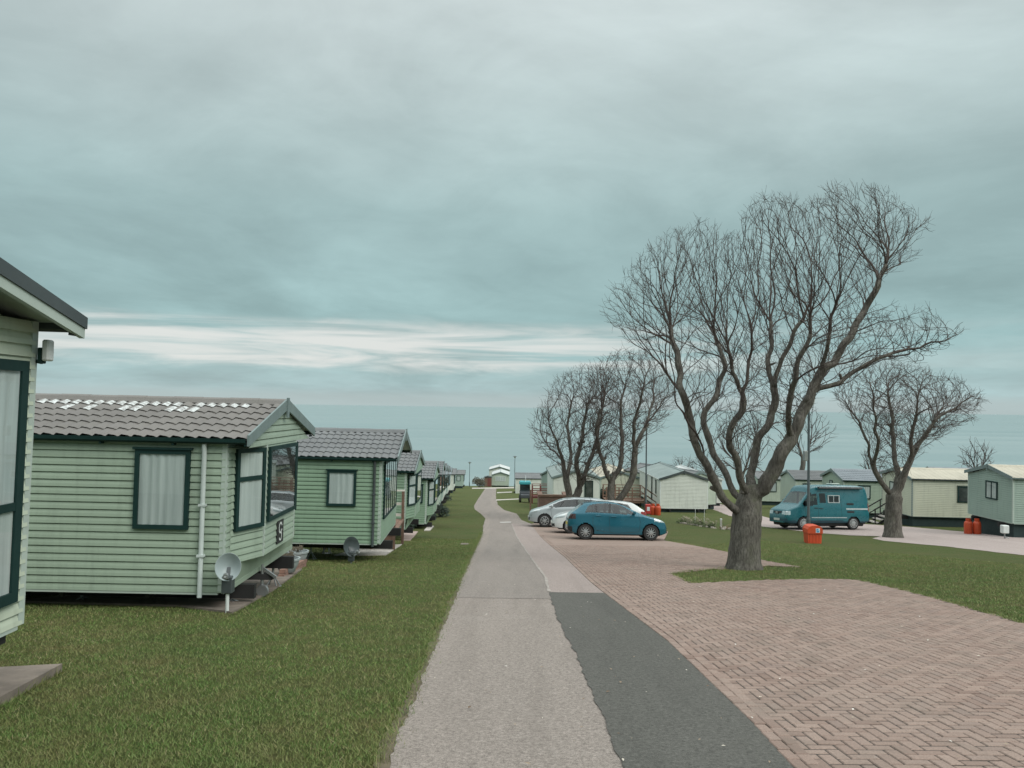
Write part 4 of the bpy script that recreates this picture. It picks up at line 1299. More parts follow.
    # seams: door gaps
    for side in (1, -1):
        for pl in S['seams']:
            mb = MB()
            pts = []
            for (a, b), (c, d) in zip(pl, pl[1:]):
                for q in range(8): pts.append((a + (c - a) * q / 8, b + (d - b) * q / 8))
            pts.append(pl[-1])
            mb.tube([(x, side * (surf_y(x, z) - .001), z) for x, z in pts], .006, 4)
            mb.build('door_gap', BLACKPL, T)
        for x, z in S['handles']:
            mb = MB(); y = surf_y(x, z); mb.box((x - .10, min(side * (y - .01), side * (y + .03)), z - .015), (x + .10, max(side * (y - .01), side * (y + .03)), z + .018), .008)
            mb.build('door_handle', S.get('handle_mat', body_mat), T)
        x, z = S['mirror']; y = surf_y(x, z)
        mb = MB(); sz = S.get('mirror_s', (.11, .20, .14))
        mb.box((x - sz[0] / 2, min(side * (y + .02), side * (y + .02 + sz[1])), z), (x + sz[0] / 2, max(side * (y + .02), side * (y + .02 + sz[1])), z + sz[2]), .035)
        mb.bar((x, side * (y - .03), z + .02), (x, side * (y + .06), z + .03), .05, .04)
        mb.build('mirror', S.get('mirror_mat', body_mat), T, smooth=True)
        for wx in wheels:
            yo = S['hw'] - S.get('wheel_in', .045); tw = .20
            mb = MB(); y = side * (yo - tw / 2)
            r_ = wr; rr = wr * S.get('rim', .66)
            mb.lathe([(rr, -tw / 2), (r_ * .93, -tw / 2), (r_, -tw * .32), (r_, tw * .32), (r_ * .93, tw / 2), (rr, tw / 2), (rr, tw * .3), (rr, -tw * .3), (rr, -tw / 2)], 32, 'y', (wx, y, wr), False)
            W_ = mb.build('wheel', RUBBER, T, smooth=True)
            mb = MB(); fy = side * (yo - .012)
            mb.lathe([(rr * .99, 0), (rr * .99, .03), (rr * .90, .034), (rr * .88, .0)], 32, 'y', (wx, fy - (.015 if side > 0 else .02), wr), False)
            ns = S.get('spokes', 8)
            for k in range(ns):
                a = 2 * math.pi * (k + .25) / ns
                ca, sa = math.cos(a), math.sin(a); wd = S.get('spoke_w', .5) * math.pi * rr / ns
                c0, c1 = (wx + ca * rr * .15, wr + sa * rr * .15), (wx + ca * rr * .93, wr + sa * rr * .93)
                mb.bar((c0[0], fy, c0[1]), (c1[0], fy - side * .012, c1[1]), .02, wd, up=(-sa, 0, ca))
            mb.lathe([(0, -.018), (rr * .22, -.018), (rr * .25, 0), (rr * .22, .02), (0, .022)], 16, 'y', (wx, fy, wr))
            mb.build('rim', RIMS, W_)
            mb = MB(); mb.lathe([(0, -.01), (rr * .9, -.01), (rr * .9, .01), (0, .01)], 20, 'y', (wx, side * (yo - .07), wr)); mb.build('brake_disc', BLACKSTEEL, W_)
            # dark arch lining
            mb = MB()
            n = 20; R_ = wr + .05
            vs = []
            for k in range(n + 1):
                a = math.pi * k / n - .12 + .24 * k / n * 0
                for yy in (yo - .03, yo - .34): vs.append((wx + math.cos(a) * R_, side * yy, wr + math.sin(a) * R_))
            mb.add(vs, [(2 * k, 2 * k + 2, 2 * k + 3, 2 * k + 1) for k in range(n)])
            vs = [(wx, side * (yo - .33), wr)] + [(wx + math.cos(math.pi * k / n) * R_, side * (yo - .33), wr + math.sin(math.pi * k / n) * R_) for k in range(n + 1)]
            mb.add(vs, [(0, k + 1, k + 2) for k in range(n)])
            mb.build('wheel_arch', BLACKPL, T)
    return T, surf_y
def flip(poly, L): return poly
# small hatchback, 3.95 m
def hatch(label, loc, rz, tilt, body, kind='small', group=None):
    if kind == 'small':
        S = dict(top=[(-1.97, .42), (-1.955, .85), (-1.86, 1.02), (-1.74, 1.10), (-1.42, 1.375), (-1.25, 1.455), (-.65, 1.50), (-.12, 1.475), (.24, 1.37), (.92, 1.03), (1.18, .945), (1.62, .835), (1.84, .73), (1.93, .58), (1.955, .40)],
                 bottom=[(-1.97, .36), (-1.7, .24), (-1.2, .18), (1.2, .18), (1.7, .20), (1.95, .28)],
                 belt=[(-1.97, .99), (-1.0, 1.005), (.2, .95), (1.0, .90), (1.95, .70)],
                 width=[(-1.97, .60), (-1.93, .74), (-1.75, .82), (-1.3, .868), (0, .862), (1.25, .868), (1.65, .81), (1.85, .70), (1.955, .54)],
                 wheels=(-1.28, 1.28), wheel_r=.305, hw=.868, belt_z=.97, cabin=(-1.35, .75), seats=(-.75, .05), spokes=10, spoke_w=.55)
        side = [(-1.30, 1.045), (-1.18, 1.30), (-.95, 1.385), (-.45, 1.425), (-.12, 1.40), (.16, 1.32), (.72, 1.03), (.5, 1.00), (-.6, 1.025)]
        bp = [(-.42, .95), (-.34, 1.45), (-.26, 1.45), (-.30, .95)]
        regs = [('window', lambda x, y, z: in2(side, x, z) and not in2(bp, x, z) and not in2([(-.84, .9), (-.92, 1.5), (-.88, 1.5), (-.80, .9)], x, z) and y > .42),
                ('trim', lambda x, y, z: in2(side, x, z) and y > .42),
                ('windscreen', lambda x, y, z: .05 < x < .89 and z > 1.02 and y < .60 - max(0, z - 1.02) * .15 and z > interp(S['top'], x) - .10),
                ('rear_window', lambda x, y, z: -1.80 < x < -1.42 and z > 1.09 and y < .55 and z > interp(S['top'], x) - .12),
                ('taillight', lambda x, y, z: x < -1.66 and .80 < z < 1.0),
                ('headlight', lambda x, y, z: 1.42 < x < 1.90 and y > .46 and .68 + (1.9 - x) * .12 < z < .80 + (1.9 - x) * .22),
                ('bumper', lambda x, y, z: (z < .245) or (x < -1.80 and z < .52) or (x > 1.80 and z < .44 and y < .6)),
                ('roof_trim', lambda x, y, z: -1.52 < x < -1.36 and z > 1.32 and y < .6)]
        S.update(regions=regs, sided=('window', 'headlight', 'taillight', 'trim'), mirror=(.62, 1.0), mirror_mat=body,
                 seams=[[(.80, .98), (.86, .7), (.80, .34), (.0, .27), (-.33, .30), (-.36, .95)], [(-.36, .30), (-.86, .38), (-1.0, .62), (-.98, .98)]], handles=[(-.18, .90), (-.78, .93)])
    elif kind == 'mpv':
        S = dict(top=[(-2.15, .42), (-2.13, .9), (-2.06, 1.12), (-1.9, 1.36), (-1.62, 1.56), (-1.0, 1.63), (-.2, 1.645), (.35, 1.58), (.75, 1.42), (1.30, 1.10), (1.50, 1.01), (1.85, .90), (2.03, .78), (2.12, .58), (2.14, .40)],
                 bottom=[(-2.15, .36), (-1.8, .24), (-1.2, .19), (1.2, .19), (1.8, .21), (2.14, .30)],
                 belt=[(-2.15, 1.05), (-1.0, 1.06), (.2, 1.02), (1.2, .97), (2.14, .74)],
                 width=[(-2.15, .64), (-2.08, .80), (-1.8, .89), (0, .90), (1.4, .895), (1.8, .83), (2.02, .70), (2.14, .54)],
                 wheels=(-1.36, 1.34), wheel_r=.32, hw=.90, belt_z=1.03, cabin=(-1.6, 1.0), seats=(-.9, .1), spokes=8, spoke_w=.42)
        side = [(-1.72, 1.12), (-1.55, 1.40), (-1.2, 1.50), (-.3, 1.545), (.3, 1.50), (.62, 1.38), (1.18, 1.06), (.8, 1.05), (-.6, 1.09)]
        regs = [('window', lambda x, y, z: in2(side, x, z) and not (-.36 < x - (z - 1) * .1 < -.24) and not (-1.16 < x < -1.08) and not (.56 < x + (z - 1.05) * .5 < .64) and y > .42),
                ('trim', lambda x, y, z: in2(side, x, z) and y > .42),
                ('windscreen', lambda x, y, z: .46 < x < 1.27 and z > 1.08 and y < .64 - max(0, z - 1.08) * .15 and z > interp(S['top'], x) - .10),
                ('rear_window', lambda x, y, z: -2.02 < x < -1.68 and z > 1.14 and y < .58 and z > interp(S['top'], x) - .12),
                ('taillight', lambda x, y, z: x < -1.86 and .86 < z < 1.14 and y > .5),
                ('headlight', lambda x, y, z: 1.60 < x < 2.09 and y > .46 and .70 + (2.1 - x) * .10 < z < .82 + (2.1 - x) * .22),
                ('bumper', lambda x, y, z: (z < .25) or (x > 2.0 and .34 < z < .48 and y < .62))]
        S.update(regions=regs, sided=('window', 'headlight', 'taillight', 'trim'), mirror=(.98, 1.04), mirror_mat=body, tail=REDLENS,
                 seams=[[(1.05, 1.0), (1.0, .6), (.92, .34), (0, .28), (-.30, .32), (-.30, 1.04)], [(-.30, .32), (-.95, .38), (-1.12, .7), (-1.14, 1.06)]], handles=[(-.12, .96), (-.92, .98)])
    else:
        S = dict(top=[(-2.13, .42), (-2.11, .85), (-2.02, 1.02), (-1.92, 1.10), (-1.55, 1.36), (-1.3, 1.42), (-.5, 1.47), (.10, 1.45), (.5, 1.34), (1.10, 1.00), (1.35, .94), (1.80, .82), (2.0, .70), (2.09, .54), (2.11, .38)],
                 bottom=[(-2.13, .36), (-1.8, .24), (-1.2, .18), (1.2, .18), (1.8, .20), (2.11, .28)],
                 belt=[(-2.13, .98), (-1.0, .99), (.2, .94), (1.1, .89), (2.11, .66)],
                 width=[(-2.13, .62), (-2.06, .78), (-1.8, .86), (0, .88), (1.4, .875), (1.8, .80), (2.0, .68), (2.11, .50)],
                 wheels=(-1.3, 1.3), wheel_r=.31, hw=.88, belt_z=.96, cabin=(-1.45, .8), seats=(-.8, .05), spokes=5, spoke_w=.4)
        side = [(-1.45, 1.04), (-1.25, 1.28), (-.9, 1.36), (-.4, 1.39), (.05, 1.37), (.40, 1.29), (.95, .99), (.6, .97), (-.6, 1.01)]
        regs = [('window', lambda x, y, z: in2(side, x, z) and not (-.36 < x < -.26) and y > .42),
                ('trim', lambda x, y, z: in2(side, x, z) and y > .42),
                ('windscreen', lambda x, y, z: .26 < x < 1.08 and z > .99 and y < .61 - max(0, z - 1.02) * .15 and z > interp(S['top'], x) - .10),
                ('rear_window', lambda x, y, z: -1.95 < x < -1.55 and z > 1.07 and y < .56 and z > interp(S['top'], x) - .12),
                ('taillight', lambda x, y, z: x < -1.82 and .80 < z < 1.0 and y > .45),
                ('headlight', lambda x, y, z: 1.55 < x < 2.06 and y > .46 and .64 + (2.05 - x) * .10 < z < .75 + (2.05 - x) * .20),
                ('bumper', lambda x, y, z: (z < .245) or (x > 1.94 and .30 < z < .42 and y < .66))]
        S.update(regions=regs, sided=('window', 'headlight', 'taillight', 'trim'), mirror=(.72, .98), mirror_mat=body, tail=REDLENS,
                 seams=[[(.86, .96), (.90, .6), (.82, .34), (0, .27), (-.32, .30), (-.32, .96)], [(-.32, .30), (-.9, .38), (-1.05, .65), (-1.05, .98)]], handles=[(-.15, .90), (-.85, .92)])
    if kind == 'mpv':
        f_ = lambda z: z if z < .6 else .6 + (z - .6) * .84
        inv = lambda z: z if z < .6 else .6 + (z - .6) / .84
        for kk_ in ('top', 'belt'): S[kk_] = [(a, f_(b)) for a, b in S[kk_]]
        top_ = S['top']
        S['regions'] = [(nm, (lambda fn: lambda x, y, z: fn(x, y, inv(z)))(fn)) for nm, fn in S['regions'] if nm not in ('windscreen', 'rear_window')]
        S['regions'] += [('windscreen', lambda x, y, z: .46 < x < 1.27 and z > f_(1.08) and y < .62 and z > interp(top_, x) - .09), ('rear_window', lambda x, y, z: -2.02 < x < -1.68 and z > f_(1.14) and y < .58 and z > interp(top_, x) - .11)]
        S['seams'] = [[(a, f_(b)) for a, b in l] for l in S['seams']]; S['handles'] = [(a, f_(b)) for a, b in S['handles']]
        S['mirror'] = (S['mirror'][0], f_(S['mirror'][1])); S['belt_z'] = f_(S['belt_z'])
    T, sy = vehicle('parked_car', label, 'car', loc, rz, tilt, S, body, group)
    # number plate and badge strip
    mb = MB(); xf_ = S['top'][-1][0]; xr_ = S['top'][0][0]
    mb.box((xf_ - .02, -.26, .40), (xf_ + .012, .26, .51)); mb.build('number_plate', plain('plate_white', (.6, .62, .58), .4, bump=0), T)
    mb = MB(); mb.box((xr_ - .012, -.26, .56), (xr_ + .03, .26, .67)); mb.build('number_plate', plain('plate_yellow', (.58, .48, .08), .4, bump=0), T)
    mb = MB(); z = interp(S['top'], -.9) - .01
    mb.tube([(-.95, 0, z), (-1.02, 0, z + .12), (-1.10, 0, z + .22)], .008, 5); mb.build('aerial', BLACKPL, T)
    return T
def on_ground(x, y, dz=.024): return Vector((x, y, G(y) + dz))
tl = lambda y: math.atan(-slope(y))
PK = 'cars parked side by side on the block paving'
hatch('teal blue hatchback, nearest of the parked cars, its nose to the right', on_ground(4.24, 30.6 + .45), 0, tl(31), BLUECAR, 'small', PK)
hatch('white hatchback mostly hidden behind the teal blue one, nose to the left', on_ground(1.86 + 2.12, 35.0), R(180), tl(35), WHITECAR, 'mid', PK)
hatch('silver people carrier at the far left of the parked cars, nose toward the road', on_ground(.92 + 2.14, 39.2), R(180), tl(39), SILVER, 'mpv', PK)

# camper van
def camper():
    S = dict(top=[(-2.40, .50), (-2.38, 1.5), (-2.32, 2.02), (-2.22, 2.22), (-2.0, 2.27), (-.6, 2.29), (.70, 2.27), (.92, 2.18), (1.05, 1.98), (1.12, 1.88), (1.62, 1.30), (1.74, 1.22), (2.18, 1.05), (2.30, .96), (2.36, .70), (2.38, .42)],
             bottom=[(-2.40, .42), (-2.1, .34), (2.1, .30), (2.38, .34)],
             belt=[(-2.40, 1.24), (1.0, 1.24), (1.7, 1.12), (2.38, .84)],
             width=[(-2.40, .88), (-2.34, .96), (-2.0, 1.0), (1.2, 1.0), (1.8, .95), (2.2, .86), (2.33, .78), (2.38, .70)],
             wheels=(-1.42, 1.42), wheel_r=.325, hw=1.0, belt_z=1.24, cabin=(-2.2, 1.25), seats=(.35,), spokes=12, spoke_w=.7, rim=.70, lean=.13, nx=230)
    cab = [(.62, 1.24), (.62, 1.84), (1.02, 1.84), (1.46, 1.32), (1.40, 1.20)]
    mid = [(-.62, 1.40), (-.62, 1.72), (-.02, 1.72), (-.02, 1.40)]
    sl = [(.12, 1.32), (.12, 1.80), (.50, 1.80), (.50, 1.32)]
    top = S['top']
    regs = [('window', lambda x, y, z: (in2(cab, x, z) or in2(mid, x, z) or in2(sl, x, z)) and y > .5),
            ('windscreen', lambda x, y, z: 1.09 < x < 1.60 and z > interp(top, x) - .10 and y < .74),
            ('headlight', lambda x, y, z: 2.10 < x < 2.37 and y > .44 and .74 < z < .93),
            ('taillight', lambda x, y, z: x < -2.30 and .92 < z < 1.36 and y > .70),
            ('bumper', lambda x, y, z: z < .46 or (x > 2.26 and z < .56) or (x < -2.3 and z < .6)),
            ('trim', lambda x, y, z: x > 2.24 and y < .40 and .78 < z < .90)]
    S.update(regions=regs, sided=('window', 'headlight', 'taillight'), mirror=(1.28, 1.20), mirror_mat=BLACKPL, mirror_s=(.12, .20, .28), tail=REDLENS, bumper=plain('van_bumper', (.012, .055, .075), .5),
             seams=[[(1.36, 1.15), (1.30, .7), (1.06, .44), (.66, .42), (.58, 1.1), (.58, 1.9)], [(.56, .42), (-.72, .42), (-.74, 1.95), (.56, 1.95)]], handles=[(.72, 1.10), (.44, 1.08)], handle_mat=BLACKPL)
    D = 40.5
    x = (816.5 - 512 + 2.2) * D / F
    T, sy = vehicle('camper_van', 'turquoise blue high roofed camper van parked on the second drive', 'van', on_ground(x, D, .016), R(180 + 12), 0.0, S, VANBLUE)
    T.matrix_world = Matrix.Translation(on_ground(x, D, .016)) @ Matrix.Rotation(-tl(D), 4, 'X') @ Matrix.Rotation(R(180 + 12), 4, 'Z')
    PALEBAND = plain('van_stripe', (.42, .48, .48), .4, bump=0)
    for side in (1, -1):
        y = lambda z, x_=-1: side * (sy(x_, z) + .006)
        mb = MB(); a = sorted((y(1.0) - side * .02, y(1.0))); mb.box((-2.25, a[0], 1.02), (-1.0, a[1], 1.10)); mb.build('stripe', PALEBAND, T)
        mb = MB(); a = sorted((y(.62) - side * .02, y(.62))); mb.box((-1.02, a[0], .60), (1.0, a[1], .635)); mb.build('stripe', PALEBAND, T)
        for zz_ in (1.26, .86):
            mb = MB(); yy = sorted((y(zz_) - side * .02, y(zz_) + side * .004)); mb.box((-1.45, yy[0], zz_), (-1.05, yy[1], zz_ + .10), .008); mb.build('vent', BLACKPL, T)
        # framed camper window with blinds
        mb = MB(); yb = sorted((y(1.4, -.3) - side * .03, y(1.4, -.3) + side * .012))
        for lo, hi in (((-.66, 1.36), (.02, 1.40)), ((-.66, 1.72), (.02, 1.76)), ((-.66, 1.40), (-.61, 1.72)), ((-.03, 1.40), (.02, 1.72)), ((-.33, 1.40), (-.30, 1.72))):
            mb.box((lo[0], yb[0], lo[1]), (hi[0], yb[1], hi[1]))
        mb.build('window_frame', PALEBAND, T)
    mb = MB(); mb.tube([(-1.95, 1.0, 2.12), (.55, 1.0, 2.12)], .055, 10); mb.box((-1.97, .92, 2.06), (.57, .99, 2.19)); mb.build('awning', DARKTRIM, T, smooth=True)
    mb = MB(); mb.box((-1.2, -.25, 2.285), (-.7, .25, 2.36), .03); mb.build('roof_vent', PALETRIM, T)
    mb = MB(); mb.box((2.36, -.26, .44), (2.392, .26, .55)); mb.build('number_plate', plain('plate_white', (.6, .62, .58), .4, bump=0), T)
    mb = MB(); mb.cbox((2.372, 0, .83), (.02, .18, .10), .005); mb.build('emblem', RIMS, T)
    return T
camper()

# ------------------------------------------------------------------ street furniture
LAMPGLASS = plain('lamp_bowl', (.55, .60, .58), .25, var=.1, coat=.5, bump=0)
POLE = plain('lamp_pole', (.085, .105, .110), .5, .3, var=.15)
def lamp(label, x, y, h, kind):
    T = thing('street_lamp', label, 'street lamp', Vector((x, y, G(y))), 0, 'street lamps of the park')
    mb = MB()
    mb.tube([(0, 0, -.1), (0, 0, .9)], .085, 14); mb.tube([(0, 0, .9), (0, 0, 1.02), (0, 0, h - .25)], [.085, .058, .045], 12)
    mb.box((.05, -.05, .3), (.095, .05, .7)); mb.build('pole', POLE, T, smooth=True)
    if kind == 'globe':
        mb = MB(); mb.lathe([(.06, h - .28), (.15, h - .22), (.235, h - .05), (.25, h + .06), (.25, h + .08)], 20); mb.build('bowl', LAMPGLASS, T, smooth=True)
        mb = MB(); mb.lathe([(.26, h + .075), (.265, h + .10), (.20, h + .20), (.08, h + .26), (0, h + .27)], 20); mb.build('cap', POLE, T, smooth=True)
        mb = MB(); mb.box((-.21, -.10, h * .57), (-.06, .10, h * .57 + .42), .02); mb.build('junction_box', GALV, T)
    else:
        mb = MB(); mb.lathe([(.05, h - .30), (.12, h - .26), (.20, h - .06), (.21, h - .04)], 18); mb.build('bowl', LAMPGLASS, T, smooth=True)
        mb = MB(); mb.lathe([(.40, h - .045), (.41, h - .02), (.20, h + .05), (.06, h + .10), (0, h + .11)], 22); mb.build('shade', POLE, T, smooth=True)
    return T
lamp('tall lamp post with a round bowl, right behind the orange bin by the van', (807 - 512 + 2) * 31.6 / F, 31.6, 5.75, 'globe')
lamp('lamp post with a wide flat shade, left of the blank white gable', (646 - 512 + 1) * 53 / F, 53, 6.25, 'flat')
lamp('distant thin lamp post right of the small caravan at the road end', (515 - 512 + 1) * 140 / F, 140, 5.9, 'flat')
lamp('distant thin lamp post above the last homes of the left row', (470 - 512 + 1) * 158 / F, 158, 5.0, 'flat')

ORANGE = plain('orange_plastic', (.52, .070, .022), .5, var=.12, dirt=.2)
def bin_(label, x, y, s=1.0):
    T = thing('litter_bin', label, 'bin', Vector((x, y, G(y))), 0, 'orange bins')
    w_, d_, h_ = .30 * s, .30 * s, .78 * s
    mb = MB(); mb.prism([(-.28 * s, 0), (.28 * s, 0), (.31 * s, .46 * s), (-.31 * s, .46 * s)], lambda p: (p[0], -.26 * s, p[1]), lambda p: (p[0], .26 * s, p[1]))
    for q in (-.2, -.07, .07, .2): mb.box((q * s - .015, -.275 * s, .03), (q * s + .015, -.258 * s, .42 * s))
    mb.build('body', ORANGE, T)
    mb = MB(); mb.prism([(-.33 * s, .46 * s), (.33 * s, .46 * s), (.33 * s, .64 * s), (.25 * s, .76 * s), (.12 * s, .80 * s), (-.12 * s, .80 * s), (-.25 * s, .76 * s), (-.33 * s, .64 * s)], lambda p: (p[0], -.30 * s, p[1]), lambda p: (p[0], .30 * s, p[1]))
    mb.build('lid', ORANGE, T)
    mb = MB(); mb.box((.02 * s, -.306 * s, .50 * s), (.20 * s, -.302 * s, .69 * s)); st = mb.build('sticker', plain('sticker_white', (.66, .72, .74), .5, bump=0), T)
    mb = MB(); mb.box((.045 * s, -.309 * s, .515 * s), (.175 * s, -.3065 * s, .60 * s)); mb.box((.045 * s, -.309 * s, .61 * s), (.14 * s, -.3065 * s, .67 * s)); mb.build('sticker_print', plain('sticker_blue', (.10, .30, .46), .5, bump=0), st)
    return T
bin_('orange litter bin with a white and blue sticker, on the lawn before the lamp post', (811 - 512 + 2.2) * 30.6 / F, 30.6, .9)

def gas(label, x, y, grp):
    T = thing('gas_bottle', label, 'gas bottle', Vector((x, y, G(y))), 0, grp)
    mb = MB(); mb.lathe([(.17, 0), (.185, .03), (.185, .50), (.17, .58), (.10, .64), (.06, .66), (.06, .70), (0, .70)], 20); mb.build('bottle', ORANGE, T, smooth=True)
    mb = MB(); mb.lathe([(.10, .63), (.11, .65), (.11, .77), (.095, .77)], 14, caps=False); mb.tube([(.0, 0, .70), (.09, 0, .73), (.22, .05, .55), (.25, .3, .3)], .012, 5); mb.build('valve_collar', ORANGE, T, smooth=True)
for i, px in enumerate((968, 975.5)):
    gas(('left', 'right')[i] + ' one of the two orange gas bottles at the corner of the right hand home', (px - 514 + 2) * 38.2 / F, 38.2 - .1 * i, 'orange gas bottles')
for i, (px, D) in enumerate(((652.5, 52.5), (657.5, 52.3))):
    gas(('left', 'right')[i] + ' one of the two orange gas bottles beside the blank white gable', (px - 512 + 1.6) * D / F, D, 'orange gas bottles')
RED = plain('red_paint', (.42, .035, .030), .5, dirt=.1)
T = thing('fire_point', 'small red fire point box on a stand below the wide shaded lamp post', 'fire point', Vector(((647.5 - 512 + 1.7) * 49 / F, 49, G(49))))
mb = MB(); mb.box((-.16, -.12, .25), (.16, .12, .85), .02); mb.build('box', RED, T)
mb = MB(); mb.box((-.09, -.126, .45), (.09, -.122, .7)); mb.build('notice', plain('sticker_white', (.66, .72, .74), .5, bump=0), T)
mb = MB(); mb.box((-.13, -.03, -.1), (-.09, .03, .25)); mb.box((.09, -.03, -.1), (.13, .03, .25)); mb.box((-.13, -.03, .2), (.13, .03, .25)); mb.build('stand', GALV, T)

# satellite dishes
DISHM = plain('dish_grey', (.30, .36, .36), .5, var=.06, dirt=.2)
DISHD = plain('dish_dark', (.055, .072, .074), .5, var=.1)
def dish(label, base, h, r_, face, mat, pole=True):
    T = thing('satellite_dish', label, 'satellite dish', base, 0, 'satellite dishes by the homes')
    f = Vector(face).normalized()
    rot = f.to_track_quat('Z', 'Y').to_matrix().to_4x4()
    c = Vector((0, 0, h))
    mb = MB(); mb.tube([(0, 0, -.1), (0, 0, h - .35), (0, 0, h - .2)], .024, 10); mb.build('mast', WHITETRIM if mat == DISHM else GALV, T, smooth=True)
    mb = MB(); mb.xf = Matrix.Translation(c) @ rot
    mb.lathe([(0, -.10), (r_ * .35, -.085), (r_ * .7, -.045), (r_, .012), (r_ * 1.03, .012), (r_ * 1.03, 0), (r_ * .7, -.062), (r_ * .3, -.105), (0, -.12)], 26)
    for i, v in enumerate(mb.v):
        q = v - c; mb.v[i] = c + Vector((q.x, q.y, q.z * 1.12))
    mb.build('reflector', mat, T, smooth=True)
    mb = MB(); tip_ = c + f * .36 + Vector((0, 0, -.16))
    mb.bar(c + Vector((0, 0, -r_ * .98)), tip_, .03, .02); mb.tube([tip_ - f * .01, tip_ + Vector((0, 0, .03)) - f * .10], .035, 10); mb.build('arm', GALV, T)
    mb = MB(); mb.box((-.07, -.05, h - .35), (.07, .08, h - .12), .01); mb.bar(c - f * .12, Vector((0, 0, h - .2)), .05, .05); mb.build('bracket', DARKTRIM, T)
    return T
b = P(227, 613); dish('pale grey satellite dish on a white pole by the corner of the white flecked home', b, .62, .165, (.25, -1, .30), DISHM)
b = Vector((-3.80, 18.6, G(18.6))); dish('dark satellite dish standing under the window of the third green home', b, .40, .21, (.75, -.8, .25), DISHD)

# patio slabs
def slab(label, poly, top, mat, name='concrete_base', cat='concrete slab', lvl=False):
    ys_ = [p[1] for p in poly]; c = Vector((sum(p[0] for p in poly) / len(poly), sum(ys_) / len(ys_), 0)); c.z = G(c.y)
    zt = max(G(y) for y in ys_) + top
    mb = MB()
    tz = (lambda y: G(y) + top) if not lvl else (lambda y: zt)
    mb.prism([tuple(p) for p in poly], lambda p: (p[0], p[1], G(p[1]) - .25), lambda p: (p[0], p[1], tz(p[1])))
    o_ = mb.build(name, mat)
    return tag(o_, label, cat)
q = PX((62, 672), (0, 706), (-80, 752), (-160, 752), (-60, 680))
m_ = MB()
slab('weathered concrete slab in the grass at the left edge', [P(62, 672).xy, P(0, 707).xy, P(-120, 770).xy, P(-300, 770).xy, P(-60, 679).xy], .075, CONC)
q = [P(178, 607).xy, P(232, 614).xy, P(272, 592).xy, P(302, 570).xy, P(290, 566).xy, Vector((-6.0, 13.6)), Vector((-7.2, 11.2))]
slab('concrete base with a pale edge under the white flecked home', q, .03, CONC)
slab('pale paving slab at the front corner of the third green home', PX((334, 556), (386, 555.5), (402, 545), (372, 546)), .03, CONCL)
slab('pinkish paving at the foot of the white deck rail', PX((401, 541), (410, 541), (418, 532), (403, 532)), .03, plain('pink_slab', (.36, .28, .25), .9, var=.2, dirt=.3))
slab('little pale slab in the left lawn beside the road', PX((460, 544.8), (468, 544.8), (468.7, 543.3), (461.5, 543.3)), .012, CONC)
slab('pale step slab before the fifth green home', PX((424, 531), (430, 531), (434, 526.5), (428, 526.5)), .04, CONCL)

# brick ledge with two pots by the second home
BRICK = plain('old_brick', (.250, .150, .115), .9, var=.3, scale=9, bump=.5, bscale=30, dirt=.3)
T = thing('brick_edging', 'low brick edging at the front of the concrete base, below the pots', 'brick edging', P(296, 570))
a, b = P(281, 578), P(304, 566)
mb = MB(); d = (b - a).normalized(); nrm = Vector((d.y, -d.x, 0))
L_ = (b - a).length; k = max(3, int(L_ / .235)); base_ = Vector(T.location)
for row in range(2):
    for i in range(k):
        p0 = a + (b - a) * ((i + .5 * (row % 2) * .8) / k); p1 = p0 + d * (L_ / k - .014)
        z = row * .085 + .03
        mb.bar(p0 - base_ + Vector((0, 0, z + .0)), p1 - base_ + Vector((0, 0, z)), .11, .075)
mb.build('bricks', BRICK, T)
POT = plain('grey_pot', (.28, .32, .32), .6, var=.15, dirt=.3)
TERRA = plain('terracotta', (.24, .12, .085), .8, var=.2)
DRY = plain('dry_stems', (.16, .12, .07), .9, var=.4)
def pot(label, p, s, grp='plant pots before the second home'):
    T = thing('plant_pot', label, 'plant pot', p, 0, grp)
    mb = MB(); mb.lathe([(.13 * s, 0), (.15 * s, .01), (.22 * s, .16 * s), (.235 * s, .24 * s), (.26 * s, .245 * s), (.26 * s, .285 * s), (.225 * s, .285 * s), (.21 * s, .22 * s), (0, .22 * s)], 22); mb.build('pot', POT, T, smooth=True)
    mb = MB(); r_ = random.Random(int(s * 100))
    for _ in range(26):
        a = r_.uniform(0, 6.28); q = r_.uniform(0, .16) * s; h_ = r_.uniform(.08, .26) * s
        x, y = math.cos(a) * q, math.sin(a) * q
        mb.tube([(x, y, .2 * s), (x * 1.3, y * 1.3, .22 * s + h_ * .6), (x * 1.9 + r_.uniform(-.05, .05), y * 1.9, .22 * s + h_)], [.006, .005, .002], 4, False)
        mb.quad((x, y, .25 * s + h_ * .4), (x + .05, y + .01, .27 * s + h_ * .4), (x + .07, y + .03, .30 * s + h_ * .4), (x + .01, y + .03, .29 * s + h_ * .4))
    mb.build('plant', plain('pot_plant', (.09, .075, .05), .8, var=.5, scale=12), T)
p = P(287, 575); pot('grey plant pot with dead stems, nearer of the two beside the second home', p + Vector((0, 0, .06)), 1.0)
p = P(297, 566); pot('grey plant pot with dead stems, farther of the two beside the second home', p + Vector((0, 0, .06)), 1.0)

